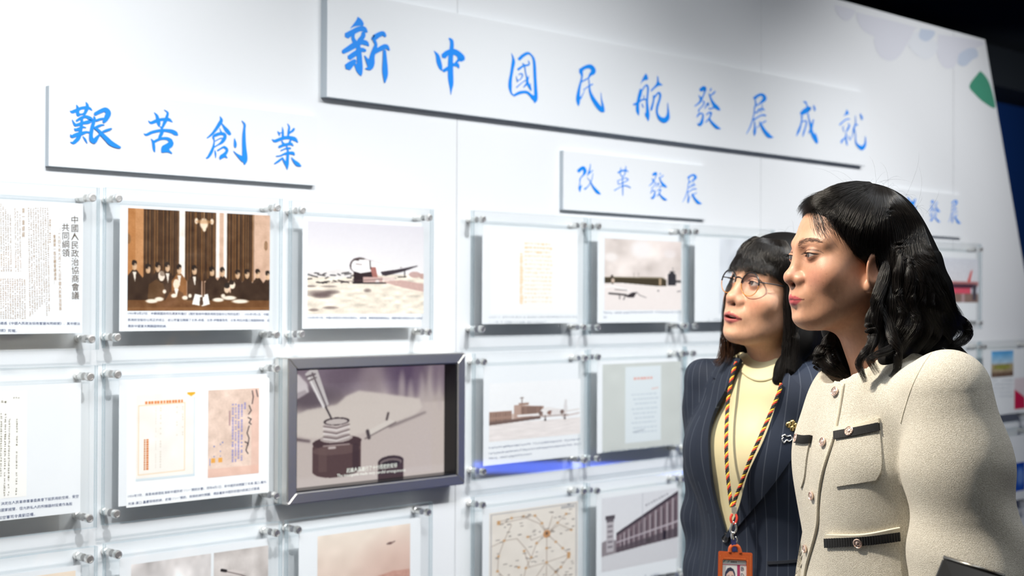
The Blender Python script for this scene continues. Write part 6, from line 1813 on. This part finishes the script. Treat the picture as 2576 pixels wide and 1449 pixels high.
# lapel pins
pg, ng = on_surface([(1992, 1070), (1976, 1105)], zs2, ZR2, .007)
bm = bmesh.new()
for dx, dy, r_ in ((-.006, .001, .0062), (.006, -.001, .0062), (.0008, .005, .0058), (.001, -.0055, .0058)):
    lathe(bm, [(r_ * .95, -.001), (r_, .0008), (r_ * .7, .0022), (.0001, .0026)], (dx, dy, 0), (0, 0, 1), 14)
o = link('gold_flower_pin', bm_me(bm, 'gold_flower_pin', True), M_GOLD, w2); o.rotation_euler = Vector(ng[0]).to_track_quat('Z', 'Y').to_euler(); o.location = Vector(pg[0]) - w2.location
v_, fc_ = tube_vf(crom([(-.009, .003, 0), (-.004, .007, .001), (.002, .004, .001), (.008, .005, .001), (.010, -.001, .001), (.005, -.005, .001), (-.001, -.003, .001), (-.005, -.008, .001), (-.009, -.002, .001), (-.006, .002, .001)], 5), .0016, 7)
o = link('silver_bird_pin', np_me('silver_bird_pin', v_, fc_), M_SILVER, w2); o.rotation_euler = Vector(ng[1]).to_track_quat('Z', 'Y').to_euler(); o.location = Vector(pg[1]) - w2.location

# glasses: a part with its own sub-parts
gl_black = mat('black_glasses_rim', L(28, 28, 34), .25)
gl_amber = mat('amber_glasses_rim', L(196, 130, 50), .2)
GC = np.array((.0325, -.0925, -.0040)); GR = .0228
def rim_pts(s, n=48):
    th = np.linspace(0, 2 * np.pi, n + 1)[:-1]
    return np.stack([s * GC[0] + GR * 1.02 * np.cos(th), GC[1] + .10 * (GR * np.cos(th) * s) * .9 + 0 * th, GC[2] + GR * np.sin(th) * .98], 1), th
parts_b, parts_a, lens = [], [], []
for s in (1, -1):
    q, th = rim_pts(s)
    qc = np.vstack([q, q[:1]])
    top = np.vstack([q[(th >= -.01) & (th <= np.pi * 1.02)]])
    parts_b.append(tube_vf(top, .0014, 8)); parts_a.append(tube_vf(np.vstack([q[(th >= np.pi * .98)], q[:1]]), .00085, 8))
    lens.append((np.vstack([q.mean(0)[None], q]), [(0, i + 1, (i + 1) % 48 + 1) for i in range(48)]))
    hinge = np.array((s * (GC[0] + GR * 1.0), GC[1] + .10 * GR, GC[2] + .006))
    parts_b.append(tube_vf(crom([hinge, hinge + (s * .006, .006, .001), (s * .070, -.050, GC[2] + .008), (s * .0785, .00, GC[2] + .004), (s * .0785, .020, GC[2] - .002)], 6), .0011, 7))
    parts_b.append(tube_vf(crom([(s * .0115, GC[1] - .001, GC[2] + .004), (s * .009, GC[1] + .006, GC[2] - .002), (s * .010, GC[1] + .010, GC[2] - .008)], 4), .0006, 6))
parts_b.append(tube_vf(crom([(GC[0] - GR * .95, GC[1] - .002, GC[2] + .008), (.004, GC[1] - .004, GC[2] + .0105), (-.004, GC[1] - .004, GC[2] + .0105), (-GC[0] + GR * .95, GC[1] - .002, GC[2] + .008)], 5), .0012, 7))
v_, fc_ = merge_vf(parts_b); gls = link('eyeglasses', np_me('eyeglasses', H2.w(v_), fc_, True, loc=w2.location), gl_black, w2)
v_, fc_ = merge_vf(parts_a); link('amber_lower_rim', np_me('amber_lower_rim', H2.w(v_), fc_, True, loc=w2.location), gl_amber, gls)
for v_, fc_ in lens: link('lens', np_me('lens', H2.w(v_), fc_, False, loc=w2.location), M_GLASS, gls)

# hair
def hair2(p):
    q = p.copy(); q[:, 0] = np.abs(q[:, 0])
    d = el(p, (0, .016, .030), (.084, .101, .083))
    face = el(p, (0, -.100, -.040), (.098, .086, .090))
    d = ssub(d, face, .010)
    m = el(p, (0, .066, -.075), (.085, .050, .115))
    m = smin(m, chain(q, [((.074, .020, .0), .022), ((.080, .014, -.09), .024), ((.082, -.005, -.150), .020), ((.080, -.02, -.172), .010)], .02), .03)
    d = smin(d, m, .03)
    return d + .0012 * np.sin(q[:, 0] * 130 + p[:, 1] * 150) * (p[:, 2] < .01)
V, Fq = isosurface(hair2, (-.12, -.11, -.21), (.12, .14, .125), .005, 1, 2)
person_mesh('hair', H2.w(V), Fq, M_HAIR, w2)
h2w = lambda p: hair2(H2.l(p))
fh2 = lambda p: np.minimum(f2w(p) - .0035, h2w(p))
rows2 = [[(1908, 602), (1872, 614), (1848, 645), (1838, 690)],
         [(1914, 603), (1885, 618), (1864, 650), (1856, 682)],
         [(1922, 604), (1898, 625), (1882, 655), (1876, 684)],
         [(1931, 605), (1912, 630), (1902, 660), (1898, 688)],
         [(1941, 606), (1930, 635), (1926, 665), (1924, 692)],
         [(1950, 607), (1948, 640), (1948, 675), (1952, 702)],
         [(1960, 608), (1966, 640), (1968, 680), (1974, 720)],
         [(1966, 608), (1980, 650), (1984, 720), (1986, 800), (1984, 880), (1975, 925)],
         [(1974, 610), (1998, 660), (2004, 740), (2006, 820), (2004, 900), (1995, 935)]]
st2 = []
for g_ in surf_guides(interp_rows(rows2, 8), fh2, (2.4, 3.1), .004):
    st2 += lock(g_[::2], 60, .006, .0040, rg, .0006, .08, 3, cut=.5)
for g_, n_, r0_, r1_ in [([(1846, 690, .02), (1832, 740, .01), (1824, 800, .005), (1822, 860, .0), (1815, 905, .0)], 90, .007, .011),
                          ([(1980, 700, .08), (1986, 780, .085), (1984, 860, .085), (1976, 925, .085), (1962, 962, .085)], 160, .012, .012), ([(2000, 760, .06), (2006, 850, .06), (2000, 930, .065), (1992, 982, .07)], 200, .014, .016), ([(2020, 780, .05), (2026, 870, .05), (2024, 930, .055), (2016, 986, .06)], 200, .014, .016), ([(1986, 840, .08), (1980, 900, .085), (1970, 950, .09), (1964, 972, .09)], 140, .012, .012)]:
    st2 += lock(px_guide(g_, ZW2), n_, r0_, r1_, rg, .001, .08, 6, cut=.2)
fly2 = []
for k in range(30):
    a_ = rg.uniform(-.9, 1.5)
    st = H2.w([(rg.normal(0, .03), .02 + .09 * math.sin(a_), .028 + .078 * math.cos(a_))])[0]
    nrm_ = st - H2.w([(0, .016, .02)])[0]; nrm_ /= np.linalg.norm(nrm_)
    tg_ = np.cross(nrm_, H2.R[:, 0]) * rg.choice([-1, 1]) + rg.normal(0, .5, 3); L_ = rg.uniform(.01, .04)
    fly2.append(np.array([st + nrm_ * .010 * t + nrm_ * L_ * .35 * math.sin(2.6 * t) + tg_ * L_ * t for t in np.linspace(0, 1, 8)]))
tag(hair_obj('loose_hairs', fly2, M_HAIRS, w2, .00008), kind='stuff')
tag(hair_obj('hair_strands', st2, M_HAIRS, w2, .00019), kind='stuff')
tips = []
for g_, n_ in [([(1826, 820, .0), (1822, 870, .0), (1812, 905, .005), (1796, 916, .005)], 90), ([(1838, 850, .0), (1834, 890, .0), (1824, 915, .005)], 70), ([(1852, 850, -.01), (1850, 890, -.01), (1846, 920, -.01)], 60)]:
    tips += lock(px_guide(g_, ZW2), n_, .010, .009, rg, .001, .06, 6, cut=.4)
tag(hair_obj('brown_hair_tips', tips, M_HAIRT, w2, .00028), kind='stuff')

# ------------------------------------------------------------------ lanyard and badge
cordL = [(1857, 916), (1850, 936), (1838, 1000), (1834, 1060), (1833, 1120), (1835, 1180), (1840, 1230), (1845, 1272)]
cordR = [(1969, 968), (1958, 1000), (1936, 1050), (1910, 1110), (1888, 1160), (1868, 1215), (1855, 1250), (1849, 1274)]
both2 = lambda p: np.minimum(t2(p), zs2(p) - .0075)
_gp = np.array([(x, y) for x in range(1800, 1901, 20) for y in range(1270, 1500, 20)], float)
_pp, _nn, _hh = march(_gp, zs2, *ZR2)
HZ = to_px(_pp[_hh])[:, 2].min() - .0115
pj, _ = on_surface([(1846, 1290)], both2, ZR2, .012)
lan = thing('lanyard', 'black red and yellow cord lanyard around the neck with orange leather badge holder', 'lanyard', tuple(pj[0]))
cols = [mat('lanyard_black', L(30, 28, 30), .6), mat('lanyard_red', L(214, 62, 44), .6), mat('lanyard_yellow', L(236, 196, 60), .6), mat('lanyard_black', L(30, 28, 30), .6)]
def twist(pts, parent, name='cord', n=150):
    p_, nn, h = march(crom(pts, 12), both2, *ZR2)
    c_ = p_ + nn * .006
    zz = to_px(c_)[:, 2]; u_ = np.linspace(0, 1, len(c_)); sm_ = np.clip((u_ - .55) / .45, 0, 1) ** 2
    c_ = Cm + (c_ - Cm) * (1 + sm_ * ((HZ - .004) / zz[-1] - 1))[:, None]
    for _ in range(6): c_[1:-1] = (c_[:-2] + 2 * c_[1:-1] + c_[2:]) / 4
    s_ = np.r_[0, np.cumsum(np.linalg.norm(np.diff(c_, axis=0), axis=1))]; t = np.linspace(0, s_[-1], 260)
    c_ = np.stack([np.interp(t, s_, c_[:, i]) for i in range(3)], 1)
    tg = np.gradient(c_, axis=0); tg /= np.linalg.norm(tg, axis=1)[:, None]
    a = np.cross(tg, Fw); a /= np.linalg.norm(a, axis=1)[:, None]; b_ = np.cross(tg, a)
    core = None
    for k in range(4):
        th = t / .019 * 2 * np.pi + k * np.pi / 2
        hx = c_ + .0020 * (np.cos(th)[:, None] * a + np.sin(th)[:, None] * b_)
        v_, fc_ = tube_vf(hx, .0018, 6)
        o = link(name if core is None else 'cord_strand', np_me('cord', v_, fc_, True, loc=lan.location), cols[k], lan if core is None else core)
        core = core or o
twist(cordL, lan); twist(cordR, lan)
# clamp, loop, clasp, leather holder, card; they hang in one plane facing the viewer's side
pc = np.array(P(1848, 1300, to_px(pj)[0][2] - .004))
HX = B2.R[:, 0]; 
def hang(px, py, d=0.0):
    return np.array(P(px, py, HZ - d))
def cardbox(name, tl, tr_, br_, bl, d0, d1, m, parent, bev=.0015, seg=2):
    bm = bmesh.new()
    a = [bm.verts.new(Vector(hang(*q, d1)) - lan.location) for q in (tl, tr_, br_, bl)]; b_ = [bm.verts.new(Vector(hang(*q, d0)) - lan.location) for q in (tl, tr_, br_, bl)]
    bm.faces.new(a[::-1]); bm.faces.new(b_)
    for i in range(4): bm.faces.new((a[i], a[(i + 1) % 4], b_[(i + 1) % 4], b_[i]))
    bmesh.ops.recalc_face_normals(bm, faces=bm.faces)
    if bev: bmesh.ops.bevel(bm, geom=bm.edges[:], offset=bev, segments=seg, affect='EDGES')
    me = bm_me(bm, name); 
    return link(name, me, m, parent)
cardbox('cord_clamp', (1840, 1273), (1854, 1274), (1853, 1293), (1841, 1292), .0, .007, M_STEEL, lan)
v_, fc_ = tube_vf(crom([hang(1842, 1293, .004), hang(1838, 1304, .006), hang(1842, 1316, .006), hang(1850, 1316, .006), hang(1854, 1304, .006), hang(1851, 1293, .004)], 6), .0024, 7)
link('cord_loop', np_me('cord_loop', v_, fc_, True, loc=lan.location), cols[1], lan)
v_, fc_ = merge_vf([tube_vf(crom([hang(1846, 1312, .006), hang(1840, 1322, .0068), hang(1838, 1334, .0068), hang(1843, 1342, .0068), hang(1850, 1338, .0068), hang(1853, 1328, .0068), hang(1849, 1316, .007)], 6), .0022, 8),
                    tube_vf(crom([hang(1843, 1338, .0068), hang(1842, 1350, .0068), hang(1845, 1358, .0068)], 5), .0030, 8), tube_vf(crom([hang(1850, 1350, .0068), hang(1854, 1358, .0068), hang(1852, 1366, .007)], 5), .0018, 8)])
link('clasp', np_me('clasp', v_, fc_, True, loc=lan.location), M_SILVER, lan)
cardbox('blue_strap', (1838, 1357), (1850, 1355), (1854, 1386), (1843, 1389), .006, .0085, mat('navy_vinyl', L(38, 44, 100), .3), lan, .0006)
M_LEATHER = mat('orange_leather', build=fabric(L(190, 88, 42), 260, .0008, rough=.45, strength=.5))
HBm = 1496
hold = thing('badge_holder', None, None); hold.parent = lan
bm = bmesh.new()
def quad_frame(outer, inner, d0, d1):
    fo = [bm.verts.new(Vector(hang(*q, d1)) - lan.location) for q in outer]; fi = [bm.verts.new(Vector(hang(*q, d1)) - lan.location) for q in inner]
    bo_ = [bm.verts.new(Vector(hang(*q, d0)) - lan.location) for q in outer]; bi = [bm.verts.new(Vector(hang(*q, d0)) - lan.location) for q in inner]
    n = len(outer)
    for i in range(n):
        j = (i + 1) % n
        bm.faces.new((fo[i], fo[j], fi[j], fi[i])); bm.faces.new((fo[j], fo[i], bo_[i], bo_[j])); bm.faces.new((fi[i], fi[j], bi[j], bi[i]))
    bm.faces.new(bo_)
def rr(x0, y0, x1, y1, x2, y2, x3, y3, r):
    c_ = [np.array(q, float) for q in ((x0, y0), (x1, y1), (x2, y2), (x3, y3))]; out = []
    for i in range(4):
        p0, p1, p2 = c_[i - 1], c_[i], c_[(i + 1) % 4]
        a = (p0 - p1) / np.linalg.norm(p0 - p1); b_ = (p2 - p1) / np.linalg.norm(p2 - p1)
        for t in (0, .33, .67, 1): 
            ang = t * math.pi / 2
            out.append(tuple(p1 + a * r * (1 - math.sin(ang)) + b_ * r * (1 - math.cos(ang))))
    return out
quad_frame(rr(1807, 1386, 1893, 1391, 1893, HBm, 1805, HBm, 4), rr(1818, 1408, 1878, 1411, 1878, HBm - 12, 1817, HBm - 12, 3), .002, .0075)
bmesh.ops.recalc_face_normals(bm, faces=bm.faces)
bmesh.ops.bevel(bm, geom=[e for e in bm.edges if len(e.link_faces) == 2 and e.calc_face_angle(0) > .9], offset=.0007, segments=2, affect='EDGES')
bpy.data.objects.remove(hold)
hold = link('badge_holder', bm_me(bm, 'badge_holder', True), M_LEATHER, lan); hold.data.set_sharp_from_angle(angle=.6)
v_, fc_ = tube_vf(crom([hang(1836, 1390, .005), hang(1838, 1378, .005), hang(1846, 1372, .005), hang(1857, 1376, .005), hang(1863, 1392, .005)], 6), .0040, 8)
link('leather_tab', np_me('leather_tab', v_, fc_, True, loc=lan.location), M_LEATHER, hold)
stit = []
for a, b_, n_ in (((1820, 1404), (1876, 1407), 16), ((1881, 1410), (1881, 1490), 22), ((1888, 1398), (1888, 1490), 26), ((1812, 1396), (1811, 1490), 26)):
    for k in range(n_):
        t0, t1 = (k + .15) / n_, (k + .75) / n_
        stit.append(tube_vf(np.array([hang(a[0] + (b_[0] - a[0]) * t, a[1] + (b_[1] - a[1]) * t, .0078) for t in (t0, t1)]), .00035, 5))
v_, fc_ = merge_vf(stit); tag(link('stitching', np_me('stitching', v_, fc_, True, loc=lan.location), mat('orange_thread', L(226, 132, 66), .6), hold), kind='stuff')
p = Paint(120, 170, (232, 234, 236))
p.rect(0, 0, 1, .15, (224, 232, 236)); p.poly([(.03, .10), (.12, .02), (.16, .02), (.08, .10)], (110, 176, 190)); p.poly([(.20, .10), (.28, .03), (.32, .03), (.25, .10)], (140, 190, 200)); p.rect(0, .155, 1, .168, (206, 70, 110)); p.rect(.60, .168, .72, 1, (178, 56, 104)); p.rect(.97, .0, 1, 1, (196, 90, 130))
r_ = random.Random(1)
for k in range(4): p.rect(.35 + .06 * k, .055, .40 + .06 * k, .10, (90, 90, 110), .8)
for k in range(8): p.rect(.63 + .035 * k, .055, .655 + .035 * k, .072, (130, 140, 160), .7)
p.poly([(.08, 1), (.10, .6), (.13, .40), (.22, .27), (.34, .24), (.46, .30), (.52, .42), (.54, .7), (.60, 1)], (50, 56, 86)); p.ell(.33, .53, .155, .22, (226, 190, 180)); p.poly([(.16, .47), (.24, .32), (.36, .28), (.48, .40), (.50, .50), (.42, .36), (.30, .36)], (46, 52, 80)); p.line([(.22, .49), (.30, .485)], .014, (70, 60, 74)); p.line([(.37, .485), (.45, .49)], .014, (70, 60, 74)); p.ell(.33, .62, .05, .012, (190, 100, 106)); p.rect(.74, .17, .96, 1, (228, 226, 226))
p.blur(1)
M_CARD = mat('id_card', build=print_nodes(0, .25))
cq = [Vector(hang(x, y, .0035)) for x, y in ((1816, 1406), (1880, 1409), (1816, 1490), (1880, 1490))]
color_grid('id_card', p.a, *cq, M_CARD, hold, lan.location)
def txt(body, q00, q10, q01, d): return text_fit(body, hang(*q00, d), hang(*q10, d), hang(*q01, d))
v_, fc_ = merge_vf([txt('B', (1864, 1426), (1872, 1426), (1864, 1436), .0039), txt('D', (1864, 1442), (1872, 1442), (1864, 1452), .0039)])
link('card_letters', np_me('card_letters', v_, fc_, False, loc=lan.location), mat('card_ink', L(70, 78, 104), .5), hold)

# ------------------------------------------------------------------ slanted screen on a stand, low at the right
ZK = 1.72
kq = [np.array(P(x, y, z)) for x, y, z in ((2371, 1402, ZK), (2530, 1452, ZK - .05), (2470, 1600, ZK - .12), (2311, 1550, ZK - .07))]
kc = (kq[0] + kq[1] + kq[2] + kq[3]) / 4
ks = thing('information_stand', 'black slanted display panel on a stand, corner poking up before the cream sleeve', 'display stand', (kc[0], kc[1], 0))
kn = np.cross(kq[1] - kq[0], kq[3] - kq[0]); kn /= np.linalg.norm(kn)
if kn @ Fw > 0: kn = -kn
def kbox(name, q, t0, t1, m, bev=.002):
    bm = bmesh.new()
    a = [bm.verts.new(Vector(p_ + kn * t1) - ks.location) for p_ in q]; b_ = [bm.verts.new(Vector(p_ + kn * t0) - ks.location) for p_ in q]
    bm.faces.new(a); bm.faces.new(b_[::-1])
    for i in range(4): bm.faces.new((a[i], b_[i], b_[(i + 1) % 4], a[(i + 1) % 4]))
    bmesh.ops.recalc_face_normals(bm, faces=bm.faces)
    if bev: bmesh.ops.bevel(bm, geom=bm.edges[:], offset=bev, segments=3, affect='EDGES')
    return link(name, bm_me(bm, name), m, ks)
kbox('casing', kq, -.012, 0, mat('black_casing', L(20, 22, 26), .35))
def inset(q, k):
    c_ = sum(q) / 4; return [p_ + (c_ - p_) * k for p_ in q]
kbox('screen_glass', inset(kq, .07), 0, .0012, mat('dark_screen_glass', L(38, 38, 38), .22), .0006)
e0, e1 = kq[0] + (kq[1] - kq[0]) * .02, kq[1] - (kq[1] - kq[0]) * .02
v_, fc_ = tube_vf(np.array([e0 + kn * .001, e1 + kn * .001]), .0022, 8); link('metal_rim', np_me('metal_rim', v_, fc_, True, loc=ks.location), mat('dark_metal_rim', (.30, .29, .27), .3, metal=1.0), ks)
bm = bmesh.new(); lathe(bm, [(.15, 0), (.15, .012), (.02, .02), (.018, kc[2] - .01)], (0, 0, 0), (0, 0, 1), 24)
link('post', bm_me(bm, 'post'), MATS['black_casing'], ks)
